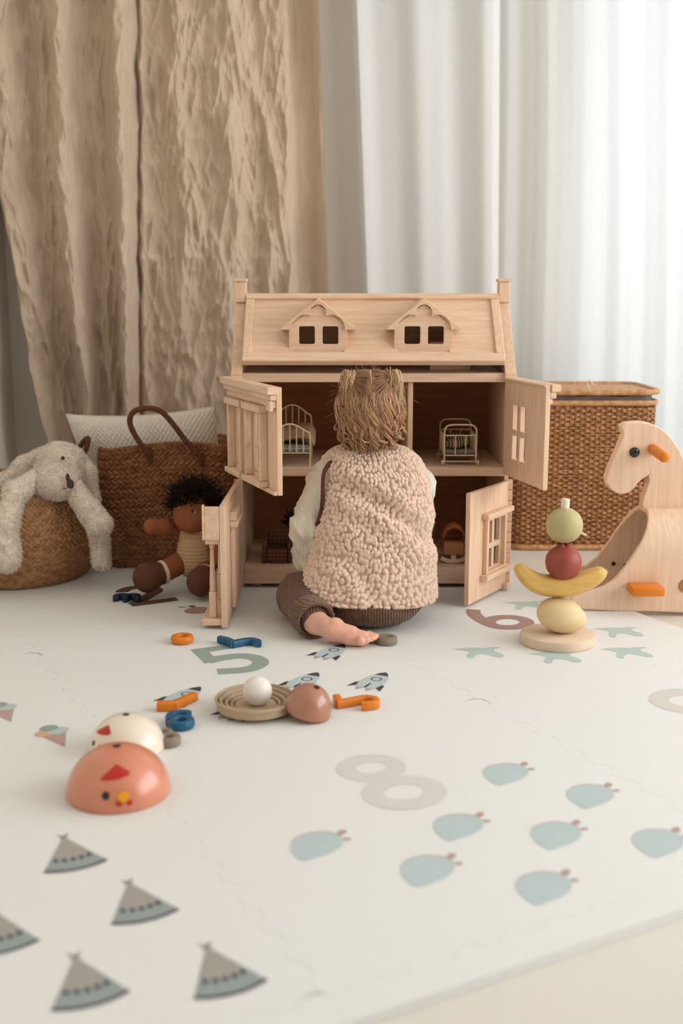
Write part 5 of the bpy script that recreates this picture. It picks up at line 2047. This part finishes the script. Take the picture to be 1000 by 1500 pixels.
def toy(name, VF, m, px, py, rz, label, lift=0.0):
    c = gp(px, py)
    VF = (np.asarray(VF[0]) * 1.14, VF[1])
    o = mk(name, VF, m, loc=(c[0], c[1], lift), rot=(0, 0, math.radians(rz)), auto=40)
    tag(o, label, 'toy number', 'wooden numbers on the mat')
    return o


toy('wooden_number', sweep(ell(0, 0, .0135, .0135, 36), .0125, .0135, True, .42), ORANGE, 267, 941, 0, 'orange wooden ring shaped like a zero beside the printed five')
toy('wooden_number', join(sweep(catmull([(-.034, .016), (-.018, .004), (-.006, -.014)], 14), .012, .013), sweep(catmull([(-.010, -.012), (.006, .000), (.020, .006), (.026, .004), (.034, -.004), (.033, -.010)], 26), .012, .0125)), BLUE, 349, 946, 0,
    'blue wooden number lying on the top of the printed five')
toy('wooden_number', join(sweep([(-.026, -.012), (-.010, -.012), (.0, -.011)], .016, .013), sweep(catmull([(-.004, -.010), (.010, .010), (.022, .030)], 12), .013, .0125)), ORANGE, 259, 1036, 0, 'orange wooden number lying on the left printed rocket')
toy('wooden_number', join(sweep(ell(.004, -.006, .0135, .0135, 36), .011, .0135, True, .4), sweep(catmull([(-.0115, -.006), (-.015, .010), (-.010, .022), (.004, .026), (.012, .022)], 26), .010, .013)), BLUE, 262, 1063, 0, 'blue wooden six between the orange number and the grey number')
toy('wooden_number', join(sweep(ell(.002, -.008, .0115, .0105, 32), .0100, .0135, True, .4), sweep(ell(-.001, .0115, .0095, .0090, 32), .0090, .0130, True, .4)), GREY, 243, 1088, 20, 'grey wooden eight beside the cream dome chick')
toy('wooden_number', join(sweep(catmull([(-.030, .014), (-.028, .002), (-.027, -.010)], 10), .012, .013), sweep(catmull([(-.030, -.010), (-.012, -.002), (.002, .006), (.014, .010), (.026, .004), (.026, -.010), (.014, -.016), (.006, -.016)], 40), .0115, .0125)), ORANGE, 523, 1034, 0, 'orange wooden number right of the brown dome')
nine = toy('wooden_number', join(sweep(ell(.004, 0, .0125, .0115, 36), .0105, .0140, True, .35), sweep([(-.0285, .006), (-.020, .005), (-.008, .003)], .010, .0125), sweep([(-.004, .004), (.004, 0), (.012, -.004)], .007, .0125)), GREY, 563, 943, 0, 'grey wooden number touching the bare toes of the child')
toy('wooden_number', join(sweep(arc(-.012, 0, .011, 200, -60, 20), .011, .0135), sweep(arc(.010, 0, .011, 180, -50, 20), .011, .0135)), NAVY, 187, 881, 0, 'dark navy wooden number lying in front of the rag doll')
